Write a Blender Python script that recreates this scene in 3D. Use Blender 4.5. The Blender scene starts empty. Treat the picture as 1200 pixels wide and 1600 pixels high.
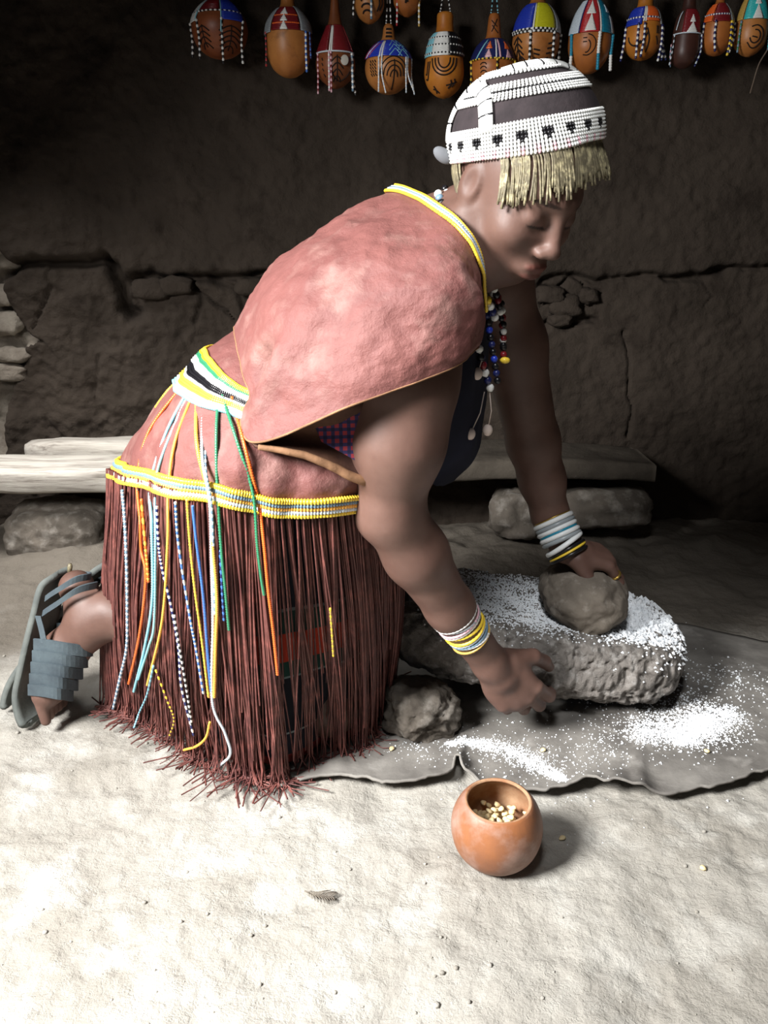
import bpy, bmesh, math, random
import numpy as np
from mathutils import Vector, Matrix
from mathutils.bvhtree import BVHTree

C = bpy.context.scene.collection
SC = bpy.context.scene
rad = math.radians

# ------------------------------------------------------------------ camera
CAM = np.array((0.0, 0.0, 0.85)); PITCH = rad(18.0); FPX = 1280.0
cd = bpy.data.cameras.new('camera'); cam = bpy.data.objects.new('camera', cd); C.objects.link(cam)
cam.location = CAM; cam.rotation_euler = (rad(90) - PITCH, 0, 0)
cd.sensor_width = 36.0; cd.lens = FPX / 1600 * 36.0; cd.clip_start = 0.05
SC.camera = cam
# ------------------------------------------------------------------ light
w = bpy.data.worlds.new('sky'); SC.world = w; w.use_nodes = True
wb = w.node_tree.nodes['Background']; wb.inputs[0].default_value = (0.62, 0.74, 1.0, 1); wb.inputs[1].default_value = 0.02
def area(name, loc, target, sx, sy, power, col=(1, 1, 1), spread=180):
    l = bpy.data.lights.new(name, 'AREA'); l.shape = 'RECTANGLE'; l.size = sx; l.size_y = sy
    l.energy = power; l.color = col; l.spread = rad(spread)
    o = bpy.data.objects.new(name, l); C.objects.link(o); o.location = loc
    o.rotation_euler = (Vector(target) - Vector(loc)).to_track_quat('-Z', 'Y').to_euler()
    return o
# daylight falling through the opening high in the left wall
area('window_daylight', (-1.24, 0.16, 1.46), (0.08, 1.06, 0.0), 0.56, 0.56, 38, (1.0, 0.995, 0.985), 106)
# daylight through the low doorway in the left wall beside the bench, and an added overhead lamp aimed at the quern
area('side_door_daylight', (-1.27, 1.95, 1.22), (-0.88, 2.16, 0.1), 0.4, 0.5, 4.5, (1.0, 0.995, 0.985), 82)
area('quern_fill_light', (-0.10, 0.12, 2.12), (0.44, 1.47, 0.1), 0.30, 0.30, 0.75, (0.97, 0.985, 1.0), 32)
# weak sky light from the doorway behind the photographer
area('doorway_daylight', (-0.35, -1.15, 1.25), (0.1, 2.0, 0.7), 0.9, 1.2, 0.5, (0.9, 0.95, 1.0))
SC.view_settings.view_transform = 'Standard'; SC.view_settings.look = 'None'
SC.view_settings.exposure = 0.55; SC.view_settings.gamma = 1.0; SC.view_settings.use_curve_mapping = False
SC.cycles.use_denoising = True

# ------------------------------------------------------------------ helpers
CP, SP = math.cos(PITCH), math.sin(PITCH)
def ray(u, v):
    a = (u - 600.0) / FPX; b = (v - 800.0) / FPX
    return np.array((a, CP - b * SP, -SP - b * CP))
def at(u, v, y):                      # the point seen at (u, v) standing at distance y
    d = ray(u, v); return CAM + d * (y / d[1])
def on_floor(u, v, z=0.0):
    d = ray(u, v); return CAM + d * ((z - CAM[2]) / d[2])
def px(u, v, y):                      # metres per pixel there
    d = ray(u, v); return (y / d[1]) / FPX

def _hash(ix, iy, iz, s):
    n = (ix * 374761393 + iy * 668265263 + iz * 2147483647 + s * 1274126177) & 0xFFFFFFFF
    n = ((n ^ (n >> 13)) * 1274126177) & 0xFFFFFFFF
    n = ((n ^ (n >> 16)) * 2246822519) & 0xFFFFFFFF
    return (n ^ (n >> 15)) & 0xFFFF
def vnoise(P, seed=0):                # smooth value noise in -1..1
    P = np.asarray(P, float); I = np.floor(P).astype(np.int64); F = P - I
    F = F * F * F * (F * (F * 6 - 15) + 10)
    r = 0
    for a in (0, 1):
        for b in (0, 1):
            for c in (0, 1):
                wgt = (F[..., 0] if a else 1 - F[..., 0]) * (F[..., 1] if b else 1 - F[..., 1]) * (F[..., 2] if c else 1 - F[..., 2])
                r = r + wgt * (_hash(I[..., 0] + a, I[..., 1] + b, I[..., 2] + c, seed) / 32767.5 - 1)
    return r
def fbm(P, oct=4, seed=0, gain=0.5):
    P = np.asarray(P, float); r = 0; a = 1.0
    for i in range(oct):
        r = r + a * vnoise(P * 2.03 ** i + 17.3 * i, seed + i); a *= gain
    return r
def crom(pts, n, closed=False):       # Catmull-Rom through pts -> n samples
    p = np.asarray(pts, float); m = len(p)
    t = np.linspace(0, m if closed else m - 1, n, endpoint=not closed)
    i = np.minimum(np.floor(t).astype(int), m - 1 if closed else m - 2); f = (t - i)[:, None]
    if closed: g = lambda k: p[(i + k) % m]
    else:
        q = np.vstack([2 * p[0] - p[1], p, 2 * p[-1] - p[-2]]); g = lambda k: q[np.clip(i + k + 1, 0, m + 1)]
    a, b, c, d = g(-1), g(0), g(1), g(2)
    return 0.5 * (2 * b + (c - a) * f + (2 * a - 5 * b + 4 * c - d) * f ** 2 + (3 * b - a - 3 * c + d) * f ** 3)

class MB:
    """collects shapes, then links them as ONE mesh object"""
    def __init__(s): s.v = []; s.f = []; s.m = []; s.n = 0
    def add(s, v, f, mi=0):
        v = np.asarray(v, float).reshape(-1, 3); s.v.append(v)
        for q in f: s.f.append([int(k) + s.n for k in q]); s.m.append(mi)
        s.n += len(v)
    def tube(s, pts, r, sides=6, mi=0, caps=True, up=None):
        p = np.asarray(pts, float); n = len(p); r = np.broadcast_to(np.asarray(r, float), (n,))
        T = np.gradient(p, axis=0); T /= np.linalg.norm(T, axis=1)[:, None] + 1e-12
        u = np.array(up if up is not None else (0.31, 0.17, 0.93)); 
        if abs(np.dot(u, T[0])) > 0.9: u = np.array((0.9, 0.3, 0.1))
        N = np.zeros_like(p); 
        for i in range(n):
            u = u - T[i] * np.dot(u, T[i]); u /= np.linalg.norm(u) + 1e-12; N[i] = u
        B = np.cross(T, N); a = np.arange(sides) * 2 * math.pi / sides
        V = p[:, None] + r[:, None, None] * (np.cos(a)[None, :, None] * N[:, None] + np.sin(a)[None, :, None] * B[:, None])
        F = [(i * sides + j, i * sides + (j + 1) % sides, (i + 1) * sides + (j + 1) % sides, (i + 1) * sides + j)
             for i in range(n - 1) for j in range(sides)]
        if caps: F += [tuple(range(sides))[::-1], tuple((n - 1) * sides + j for j in range(sides))]
        if callable(mi):
            v = V.reshape(-1, 3); s.v.append(v)
            for k, q in enumerate(F):
                s.f.append([x + s.n for x in q]); s.m.append(mi(min(k // sides, n - 2)))
            s.n += len(v)
        else: s.add(V, F, mi)
    def ball(s, c, r, mi=0, seg=8, rings=5, axes=None):
        r = np.broadcast_to(np.asarray(r, float), (3,)); A = np.eye(3) if axes is None else np.asarray(axes, float)
        V = [(0, 0, 1)]
        for i in range(1, rings):
            th = math.pi * i / rings
            V += [(math.sin(th) * math.cos(2 * math.pi * j / seg), math.sin(th) * math.sin(2 * math.pi * j / seg), math.cos(th)) for j in range(seg)]
        V.append((0, 0, -1)); V = (np.array(V) * r) @ A + np.asarray(c)
        F = [(0, 1 + j, 1 + (j + 1) % seg) for j in range(seg)]
        for i in range(rings - 2):
            F += [(1 + i * seg + j, 1 + (i + 1) * seg + j, 1 + (i + 1) * seg + (j + 1) % seg, 1 + i * seg + (j + 1) % seg) for j in range(seg)]
        L = len(V) - 1; b = 1 + (rings - 2) * seg
        F += [(b + (j + 1) % seg, b + j, L) for j in range(seg)]
        s.add(V, F, mi)
    def grid(s, V, mi=0, closed=False):    # V: rows x cols x 3
        R, K = V.shape[:2]; kk = K if closed else K - 1
        s.add(V, [(i * K + j, i * K + (j + 1) % K, (i + 1) * K + (j + 1) % K, (i + 1) * K + j) for i in range(R - 1) for j in range(kk)], mi)
    def sheet(s, V, th, mi=0, mi_in=None, closed=False):   # a grid with real thickness (towards -normal), edges closed
        R, K = V.shape[:2]
        du = (np.roll(V, -1, 1) - np.roll(V, 1, 1)) if closed else np.gradient(V, axis=1)
        dv = np.gradient(V, axis=0); N = np.cross(du, dv); N /= np.linalg.norm(N, axis=2)[..., None] + 1e-12
        W = V - N * th; n0 = s.n; kk = K if closed else K - 1; M = R * K
        F = []; mis = []
        for i in range(R - 1):
            for j in range(kk):
                a, b, c, d = i * K + j, i * K + (j + 1) % K, (i + 1) * K + (j + 1) % K, (i + 1) * K + j
                F.append((a, b, c, d)); mis.append(mi); F.append((M + d, M + c, M + b, M + a)); mis.append(mi if mi_in is None else mi_in)
        for j in range(kk):
            a, b = j, (j + 1) % K; F.append((M + a, M + b, b, a)); mis.append(mi)
            a, b = (R - 1) * K + j, (R - 1) * K + (j + 1) % K; F.append((a, b, M + b, M + a)); mis.append(mi)
        if not closed:
            for i in range(R - 1):
                a, b = i * K, (i + 1) * K; F.append((a, b, M + b, M + a)); mis.append(mi)
                a, b = i * K + K - 1, (i + 1) * K + K - 1; F.append((M + a, M + b, b, a)); mis.append(mi)
        VV = np.vstack([V.reshape(-1, 3), W.reshape(-1, 3)]); s.v.append(VV)
        for q, m_ in zip(F, mis): s.f.append([x + n0 for x in q]); s.m.append(m_)
        s.n += len(VV)
    def lathe(s, prof, seg=32, c=(0, 0, 0), mi=0, A=None):   # prof: (r, z)
        A = np.eye(3) if A is None else A; n = len(prof); a = np.arange(seg) * 2 * math.pi / seg
        V = np.array([[(r * math.cos(t), r * math.sin(t), z) for t in a] for r, z in prof]).reshape(-1, 3) @ A + np.asarray(c)
        s.add(V, [(i * seg + j, i * seg + (j + 1) % seg, (i + 1) * seg + (j + 1) % seg, (i + 1) * seg + j) for i in range(n - 1) for j in range(seg)], mi)
    def verts(s): return np.vstack(s.v)
    def build(s, name, mats, parent=None, smooth=True, loc=None):
        return link_mesh(name, s.verts(), s.f, mats, parent, smooth, s.m, loc)
def wpos(o):
    p = np.zeros(3)
    while o is not None: p = p + np.array(o.location); o = o.parent
    return p
def link_mesh(name, V, F, mats, parent=None, smooth=True, mi=None, loc=None):
    V = np.asarray(V, float)
    base = np.array(loc, float) if loc is not None else (wpos(parent) if parent is not None else np.zeros(3))
    me = bpy.data.meshes.new(name); me.from_pydata((V - base).tolist(), [], F)
    mats = mats if isinstance(mats, (list, tuple)) else [mats]
    for m_ in mats: me.materials.append(m_)
    if mi is not None and len(mats) > 1: me.polygons.foreach_set('material_index', np.asarray(mi, dtype=np.int32))
    me.polygons.foreach_set('use_smooth', np.full(len(me.polygons), smooth)); me.validate(); me.update()
    o = bpy.data.objects.new(name, me); C.objects.link(o)
    if parent is not None:
        o.parent = parent; o.location = base - wpos(parent)
    else: o.location = base
    return o
def tag(o, label=None, cat=None, group=None, kind=None):
    for k, v in (('label', label), ('category', cat), ('group', group), ('kind', kind)):
        if v: o[k] = v
    return o
def thing(name, label, cat, loc=(0, 0, 0), group=None):
    o = bpy.data.objects.new(name, None); C.objects.link(o); o.location = Vector(loc); o.empty_display_size = 0.05
    return tag(o, label, cat, group)

def lin(c):                           # sRGB 0..255 -> linear
    r = []
    for x in c[:3]:
        x = x / 255.0; r.append(x / 12.92 if x <= 0.04045 else ((x + 0.055) / 1.055) ** 2.4)
    return (*r, 1.0)
def mat(name, c1, c2=None, scale=8.0, rough=0.8, bump=0.0, bscale=60.0, spec=0.3, c3=None, s3=30.0, lo=0.35, hi=0.65, lo3=0.5, hi3=0.7, bdist=0.004, stretch=None, cell=0.0, cellscale=40.0):
    m = bpy.data.materials.new(name); m.use_nodes = True; nt = m.node_tree; N = nt.nodes; L = nt.links
    b = N['Principled BSDF']; b.inputs['Roughness'].default_value = rough; b.inputs['Specular IOR Level'].default_value = spec
    b.inputs['Base Color'].default_value = lin(c1)
    tc = N.new('ShaderNodeTexCoord'); src = tc.outputs['Object']
    if stretch:
        mp = N.new('ShaderNodeMapping'); mp.inputs['Scale'].default_value = stretch; L.new(src, mp.inputs['Vector']); src = mp.outputs['Vector']
    def noise(sc, det=6.0, rg=0.6):
        n = N.new('ShaderNodeTexNoise'); n.inputs['Scale'].default_value = sc; n.inputs['Detail'].default_value = det; n.inputs['Roughness'].default_value = rg
        L.new(src, n.inputs['Vector']); return n
    def ramp(s, a, z):
        r = N.new('ShaderNodeMapRange'); r.inputs['From Min'].default_value = a; r.inputs['From Max'].default_value = z; L.new(s, r.inputs['Value']); return r.outputs[0]
    def mix(fac, a, z):
        x = N.new('ShaderNodeMix'); x.data_type = 'RGBA'; L.new(fac, x.inputs[0])
        for sl, q in ((6, a), (7, z)):
            if isinstance(q, tuple): x.inputs[sl].default_value = q
            else: L.new(q, x.inputs[sl])
        return x.outputs[2]
    col = lin(c1)
    if c2: col = mix(ramp(noise(scale).outputs['Fac'], lo, hi), lin(c1), lin(c2))
    if c3: col = mix(ramp(noise(s3, 8.0).outputs['Fac'], lo3, hi3), col, lin(c3))
    if not isinstance(col, tuple): L.new(col, b.inputs['Base Color'])
    nrm = None
    if bump:
        bp = N.new('ShaderNodeBump'); bp.inputs['Strength'].default_value = bump; bp.inputs['Distance'].default_value = bdist
        L.new(noise(bscale, 8.0, 0.65).outputs['Fac'], bp.inputs['Height']); nrm = bp.outputs[0]
    if cell:
        vo = N.new('ShaderNodeTexVoronoi'); vo.feature = 'DISTANCE_TO_EDGE'; vo.inputs['Scale'].default_value = cellscale
        nz = noise(cellscale * 0.5); ad = N.new('ShaderNodeVectorMath'); ad.operation = 'MULTIPLY_ADD'
        L.new(nz.outputs['Color'], ad.inputs[0]); ad.inputs[1].default_value = (0.6 / cellscale * 8,) * 3; L.new(src, ad.inputs[2]); L.new(ad.outputs[0], vo.inputs['Vector'])
        bp = N.new('ShaderNodeBump'); bp.inputs['Strength'].default_value = cell; bp.inputs['Distance'].default_value = bdist
        L.new(ramp(vo.outputs[0], 0.0, 0.06), bp.inputs['Height'])
        if nrm: L.new(nrm, bp.inputs['Normal'])
        nrm = bp.outputs[0]
    if nrm: L.new(nrm, b.inputs['Normal'])
    m.diffuse_color = lin(c1)
    return m
def plain(name, c, rough=0.5, spec=0.4):
    return mat(name, c, rough=rough, spec=spec)

def rock(name, c, r, seed, mats, label=None, cat=None, group=None, n=5, p=2.6, amp=0.12, freq=2.2, fine=0.02, rot=0.0, tilt=0.0, flat=None, parent=None, pit=0.0):
    bm = bmesh.new(); bmesh.ops.create_icosphere(bm, subdivisions=n, radius=1.0)
    V = np.array([v.co[:] for v in bm.verts]); F = [[v.index for v in f.verts] for f in bm.faces]; bm.free()
    q = (np.abs(V) ** p).sum(1) ** (1 / p); V = V / q[:, None]
    d = 1 + amp * fbm(V * freq + seed * 3.1, 3, seed) + fine * fbm(V * 9 + seed, 3, seed + 9)
    if pit: d = d - pit * np.clip(fbm(V * 16 + seed, 2, seed + 4) - 0.25, 0, 1)
    V = V * d[:, None] * np.asarray(r)
    if flat is not None: V[:, 2] = np.maximum(V[:, 2], -flat * r[2])
    R = Matrix.Rotation(rot, 3, 'Z') @ Matrix.Rotation(tilt, 3, 'Y')
    V = V @ np.array(R).T
    V = V + np.asarray(c)
    o = link_mesh(name, V, F, mats, parent, loc=None if parent else c)
    return tag(o, label, cat, group)
# ------------------------------------------------------------------ materials of the place
M = {}
M['earth'] = mat('packed_earth', (170, 166, 158), (146, 141, 132), scale=3.0, rough=0.95, bump=0.9, bscale=55, c3=(190, 187, 180), s3=9, lo3=0.5, hi3=0.75, spec=0.15, bdist=0.006, cell=0.25, cellscale=26)
M['mud'] = mat('mud_plaster', (52, 45, 39), (65, 57, 50), scale=4.0, rough=0.95, bump=1.0, bscale=38, c3=(42, 35, 30), s3=12, lo3=0.55, hi3=0.75, spec=0.15, bdist=0.008)
M['mud_broken'] = mat('broken_mud', (150, 142, 130), (112, 102, 92), scale=9.0, rough=0.95, bump=0.9, bscale=60, spec=0.15, bdist=0.008)
M['thatch'] = mat('thatch', (60, 48, 34), (36, 29, 22), scale=14.0, rough=1.0, bump=0.5, bscale=40, stretch=(1, 8, 1))
M['wood'] = mat('weathered_wood', (188, 182, 172), (150, 143, 134), scale=7.0, rough=0.9, bump=0.6, bscale=30, c3=(98, 90, 82), s3=14, lo3=0.55, hi3=0.8, stretch=(0.6, 6, 6), spec=0.15)
M['rock'] = mat('grey_rock', (112, 104, 95), (84, 78, 71), scale=9.0, rough=0.92, bump=0.8, bscale=50, c3=(140, 134, 126), s3=26, spec=0.15, bdist=0.005)
M['quern'] = mat('quern_stone', (134, 128, 122), (102, 97, 92), scale=10.0, rough=0.95, bump=1.0, bscale=75, c3=(160, 156, 151), s3=60, lo3=0.52, hi3=0.7, spec=0.12, bdist=0.007)
M['mano'] = mat('hand_stone', (126, 117, 106), (100, 92, 83), scale=16.0, rough=0.9, bump=0.7, bscale=60, c3=(158, 150, 140), s3=40, lo3=0.55, hi3=0.75, spec=0.15)
M['hide'] = mat('old_hide', (132, 128, 122), (90, 86, 82), scale=7.0, rough=0.85, bump=0.6, bscale=30, c3=(160, 156, 150), s3=18, lo3=0.55, hi3=0.8, spec=0.2)
M['flour'] = mat('flour', (240, 242, 244), (222, 226, 230), scale=40.0, rough=1.0, bump=0.6, bscale=140, spec=0.05)
M['kernel'] = mat('maize_kernel', (232, 214, 170), (208, 184, 134), scale=60.0, rough=0.5)
M['gourd_bowl'] = mat('bowl_shell', (146, 93, 58), (110, 76, 62), scale=9.0, rough=0.46, bump=0.25, bscale=50, c3=(160, 130, 116), s3=17, lo3=0.48, hi3=0.7, spec=0.4)
M['gourd_inside'] = mat('bowl_inside', (132, 84, 54), (168, 136, 106), scale=22.0, rough=0.85, bump=0.3, bscale=60)

def earth_falloff_zone(m):          # darker, sooty loose earth along the wall, plus light falloff put into the colour
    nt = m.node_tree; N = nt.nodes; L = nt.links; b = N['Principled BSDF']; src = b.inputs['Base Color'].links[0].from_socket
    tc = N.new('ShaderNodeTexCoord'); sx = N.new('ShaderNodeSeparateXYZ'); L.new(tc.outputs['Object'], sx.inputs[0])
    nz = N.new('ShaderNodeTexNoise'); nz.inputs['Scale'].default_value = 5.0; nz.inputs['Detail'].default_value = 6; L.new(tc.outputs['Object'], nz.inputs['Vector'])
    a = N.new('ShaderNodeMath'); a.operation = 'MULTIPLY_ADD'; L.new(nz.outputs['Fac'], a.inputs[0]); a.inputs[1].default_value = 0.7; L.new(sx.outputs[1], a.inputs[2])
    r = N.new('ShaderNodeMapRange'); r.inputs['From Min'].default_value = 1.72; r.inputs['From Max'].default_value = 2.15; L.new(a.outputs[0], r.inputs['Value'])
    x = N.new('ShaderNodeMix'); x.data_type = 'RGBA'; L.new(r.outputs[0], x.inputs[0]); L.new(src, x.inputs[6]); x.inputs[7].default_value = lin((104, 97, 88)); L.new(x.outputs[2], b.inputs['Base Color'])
earth_falloff_zone(M['earth'])
# ------------------------------------------------------------------ floor
WALL_Y = 2.55
def polydist(X, Z, poly):
    d = np.full(X.shape, 9.0)
    for (a, b), (c, e) in zip(poly[:-1], poly[1:]):
        l2 = (c - a) ** 2 + (e - b) ** 2 + 1e-12
        t = np.clip(((X - a) * (c - a) + (Z - b) * (e - b)) / l2, 0, 1)
        d = np.minimum(d, np.hypot(X - a - t * (c - a), Z - b - t * (e - b)))
    return d
def floor_h(X, Y):
    P = np.stack([X, Y, np.zeros_like(X)], -1)
    h = 0.010 * fbm(P * 2.2, 3, 3) + 0.0045 * fbm(P * 13, 4, 8, 0.6)
    r = fbm(P * 26, 3, 21); h = h + 0.005 * np.clip(r - 0.55, 0, 1) - 0.006 * np.clip(-0.6 - fbm(P * 19, 3, 31), 0, 1)
    h = h + 0.02 * np.clip((Y - 1.75) / 0.5, 0, 1) * (0.5 + fbm(P * 7, 3, 5))      # rubble line along the wall
    return h
FX = np.concatenate([np.linspace(-1.9, -1.25, 20, endpoint=False), np.linspace(-1.25, 1.25, 400, endpoint=False), np.linspace(1.25, 1.9, 20)])
FY = np.concatenate([np.linspace(-1.4, 0.5, 40, endpoint=False), np.linspace(0.5, 2.0, 270, endpoint=False), np.linspace(2.0, 2.62, 70)])
X, Y = np.meshgrid(FX, FY, indexing='ij'); V = np.stack([X, Y, floor_h(X, Y) - 0.004], -1)
def grid_faces(R, K): 
    i, j = np.meshgrid(np.arange(R - 1), np.arange(K - 1), indexing='ij'); a = (i * K + j).ravel()
    return np.stack([a, a + K, a + K + 1, a + 1], 1).tolist()
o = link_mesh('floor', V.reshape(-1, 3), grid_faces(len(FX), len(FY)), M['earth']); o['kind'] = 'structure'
def fz(x, y): return float(floor_h(np.array([x]), np.array([y]))[0] - 0.004)

# ------------------------------------------------------------------ back wall: two skins of plaster, cracks, broken edges
def W(u, v): p = at(u, v, WALL_Y); return (p[0], p[2])
cracks = [
    ([(0, 425), (60, 410), (120, 414), (165, 405), (185, 412), (200, 440), (240, 430), (300, 436), (350, 430), (400, 425), (460, 430)], 0.016, 0.050),
    ([(170, 408), (186, 440), (196, 480), (204, 492)], 0.018, 0.06), ([(204, 440), (214, 452), (212, 488)], 0.03, 0.05),
    ([(330, 432), (372, 455), (380, 480)], 0.012, 0.03), ([(240, 460), (300, 450), (330, 470), (360, 500)], 0.006, 0.02), ([(300, 440), (318, 470), (310, 500)], 0.006, 0.02),
    ([(84, 415), (70, 470), (48, 510)], 0.005, 0.015), ([(66, 655), (96, 690)], 0.005, 0.015),
    ([(150, 560), (146, 600), (152, 640)], 0.006, 0.010),
    ([(845, 438), (880, 434), (960, 438), (1020, 432), (1080, 430), (1150, 420), (1230, 410)], 0.007, 0.026),
    ([(1040, 434), (1090, 436), (1130, 426)], 0.014, 0.03),
    ([(845, 446), (868, 452), (890, 436), (905, 440), (912, 455), (900, 470), (898, 490), (918, 500)], 0.006, 0.022),
    ([(868, 452), (872, 462), (848, 474)], 0.007, 0.022), ([(848, 510), (866, 494), (866, 505), (884, 512), (900, 500), (925, 504)], 0.008, 0.03),
    ([(912, 455), (928, 448), (940, 452)], 0.005, 0.015), ([(898, 470), (922, 476)], 0.004, 0.01),
    ([(978, 515), (984, 535), (982, 560), (980, 620), (980, 655), (976, 685)], 0.005, 0.018),
    ([(1098, 440), (1112, 455), (1100, 475)], 0.004, 0.01),
]
WX = np.linspace(-1.9, 1.9, 620); WZ = np.linspace(-0.05, 2.2, 400)
X, Z = np.meshgrid(WX, WZ, indexing='ij'); P = np.stack([X, Z, 0 * X], -1)
jx = X + 0.012 * fbm(P * 14, 3, 40); jz = Z + 0.012 * fbm(P * 14, 3, 44)
h = 0.022 * fbm(P * 2.0, 3, 51) + 0.010 * fbm(P * 10, 4, 52, 0.62) * (0.6 + 0.6 * (Z < 0.8)) * np.clip(1.0 - (X + 0.1) * 1.2, 0.35, 1) + 0.003 * fbm(P * 45, 2, 53)
line = np.array([W(*q) for q in cracks[0][0] + [(560, 440), (700, 445)] + cracks[9][0]]); line = line[np.argsort(line[:, 0])]
zl = np.interp(jx, line[:, 0], line[:, 1])
h = h + 0.022 / (1 + np.exp(-(jz - zl) / 0.004))                 # upper skin stands proud of the lower one
for poly, wd, dp in cracks:
    pw = [W(*q) for q in poly]; d = polydist(jx, jz, pw); h = h - dp * np.exp(-(d / wd) ** 2 * 1.4)
broken = [W(*q) for q in ((-60, 380), (8, 392), (26, 420), (4, 436), (14, 478), (42, 516), (66, 530), (36, 545), (34, 585), (10, 602), (4, 720), (-60, 760))]
ins = np.zeros(X.shape, bool); n = len(broken)
for i in range(n):
    (a, b), (c, e) = broken[i], broken[(i + 1) % n]
    ins ^= ((b > jz) != (e > jz)) & (jx < (c - a) * (jz - b) / (e - b + 1e-12) + a)
sd = polydist(jx, jz, broken + broken[:1]) * np.where(ins, 1, -1); ins = sd > 0.004
h = h - np.clip(sd / 0.012 + 0.3, 0, 1) * (0.055 + 0.03 * fbm(P * 9, 3, 61))
V = np.stack([X, WALL_Y - h, Z], -1)
F = np.array(grid_faces(len(WX), len(WZ)))
mi = ins.reshape(-1)[F].any(1).astype(int)
o = link_mesh('wall_back', V.reshape(-1, 3), F[:, ::-1].tolist(), [M['mud'], M['mud_broken']], mi=mi); o['kind'] = 'structure'; wall_back = o
# loose plaster lumps wedged in the broken hole and the fallen patch
for i, (u, v, ru, rv) in enumerate(((12, 462, 26, 16), (6, 505, 30, 18), (18, 555, 30, 12), (8, 582, 34, 14), (14, 408, 20, 12), (236, 452, 30, 16), (276, 446, 26, 14), (392, 448, 26, 14), (860, 460, 22, 13), (884, 478, 24, 16), (918, 462, 16, 12), (876, 500, 18, 10))):
    c = at(u, v, WALL_Y - 0.012 if u > 100 else WALL_Y + 0.03); s = px(u, v, WALL_Y)
    q = rock('plaster_lump', c, (ru * s, 0.022, rv * s), 100 + i, M['mud_broken'] if u < 100 else M['mud'], n=3, p=3.2, amp=0.22, parent=wall_back)

def slab(name, lo, hi, m):
    a, b = np.array(lo), np.array(hi); mb = MB()
    v = [(x, y, z) for x in (a[0], b[0]) for y in (a[1], b[1]) for z in (a[2], b[2])]
    mb.add(v, [(0, 1, 3, 2), (4, 6, 7, 5), (0, 4, 5, 1), (2, 3, 7, 6), (0, 2, 6, 4), (1, 5, 7, 3)])
    o = mb.build(name, m, smooth=False); o['kind'] = 'structure'; return o
slab('wall_right', (1.75, -1.4, 0), (1.95, 2.6, 2.2), M['mud'])
def boxes(name, bs, m):
    mb = MB()
    for a, b in bs:
        v = [(x, y, z) for x in (a[0], b[0]) for y in (a[1], b[1]) for z in (a[2], b[2])]
        mb.add(v, [(0, 1, 3, 2), (4, 6, 7, 5), (0, 4, 5, 1), (2, 3, 7, 6), (0, 2, 6, 4), (1, 5, 7, 3)])
    o = mb.build(name, m, smooth=False); o['kind'] = 'structure'; return o
boxes('ceiling', (((-2.0, -1.5, 2.15), (-0.35, 2.7, 2.3)), ((0.15, -1.5, 2.15), (2.0, 2.7, 2.3)), ((-0.35, -1.5, 2.15), (0.15, -0.15, 2.3)), ((-0.35, 0.4, 2.15), (0.15, 2.7, 2.3))), M['thatch'])   # round an unseen gap added for the overhead quern lamp
lw = MB()                                                        # left wall round its window opening
for lo, hi in (((-1.55, -1.4, 0), (-1.35, 1.6, 0.95)), ((-1.55, 2.3, 0), (-1.35, 2.6, 0.95)), ((-1.55, 1.6, 0), (-1.35, 2.3, 0.7)), ((-1.55, 1.6, 1.65), (-1.35, 2.3, 2.2)), ((-1.55, 2.3, 0.95), (-1.35, 2.6, 1.65)), ((-1.55, -1.4, 0.95), (-1.35, -0.3, 2.2)), ((-1.55, 0.62, 0.95), (-1.35, 1.6, 2.2)), ((-1.55, 2.3, 1.65), (-1.35, 2.6, 2.2)), ((-1.55, -0.3, 1.95), (-1.35, 0.62, 2.2))):
    a, b = lo, hi; v = [(x, y, z) for x in (a[0], b[0]) for y in (a[1], b[1]) for z in (a[2], b[2])]
    lw.add(v, [(0, 1, 3, 2), (4, 6, 7, 5), (0, 4, 5, 1), (2, 3, 7, 6), (0, 2, 6, 4), (1, 5, 7, 3)])
o = lw.build('wall_left', M['mud'], smooth=False); o['kind'] = 'structure'

# ------------------------------------------------------------------ bench: two planks on stones
def plank(name, label, ctl_front, ctl_back, zt, th, mats, rnd, seed, x0, x1):
    n = 60; xs = np.linspace(x0, x1, n); m = 20
    rows = []
    for x in xs:
        yf = np.interp(x, *ctl_front); yb = np.interp(x, *ctl_back); zz = np.interp(x, *zt); t_ = np.interp(x, *th)
        sec = []
        for k in range(m):
            a = 2 * math.pi * (k + 0.5) / m; ca, sa = math.cos(a), math.sin(a); pw = rnd
            cy = np.sign(ca) * abs(ca) ** pw; cz = np.sign(sa) * abs(sa) ** pw
            sec.append((x, (yf + yb) / 2 + cy * (yb - yf) / 2, zz - t_ / 2 + cz * t_ / 2))
        rows.append(sec)
    V = np.array(rows); D = fbm(V * np.array((3, 16, 16)) + seed, 3, seed) * 0.006 + 0.0025 * fbm(V * np.array((9, 50, 50)), 2, seed + 2)
    V[..., 2] += D; V[..., 1] += 0.6 * D
    mb = MB(); mb.grid(V, closed=True); K = m
    mb.f += [list(range(K)), [(n - 1) * K + j for j in range(K)][::-1]]; mb.m += [0, 0]
    o = mb.build(name, mats, loc=(0, (ctl_front[1][0] + ctl_back[1][0]) / 2, zt[1][0])); return tag(o, label, 'bench plank' if 'plank' in name else 'bench')
plank('bench_plank', 'thick squared grey bench plank along the front, resting on the stones', ([-1.33, -0.7, 0.75], [2.19, 2.2, 2.24]), ([-1.33, 0.75], [2.39, 2.40]), ([-1.33, -0.7, 0.75], [0.262, 0.262, 0.25]), ([-1.33, -0.7, 0.75], [0.075, 0.075, 0.055]), M['wood'], 0.28, 5, -1.33, -0.03)
plank('bench_plank', 'rounded pale bench plank at the back, against the mud wall', ([-1.1, -1.0, 0.5], [2.44, 2.405, 2.415]), ([-1.1, 0.5], [2.515, 2.53]), ([-1.1, -1.0, 0.5], [0.275, 0.29, 0.275]), ([-1.1, 0.5], [0.075, 0.075]), M['wood'], 0.5, 11, -1.10, -0.05)
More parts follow.
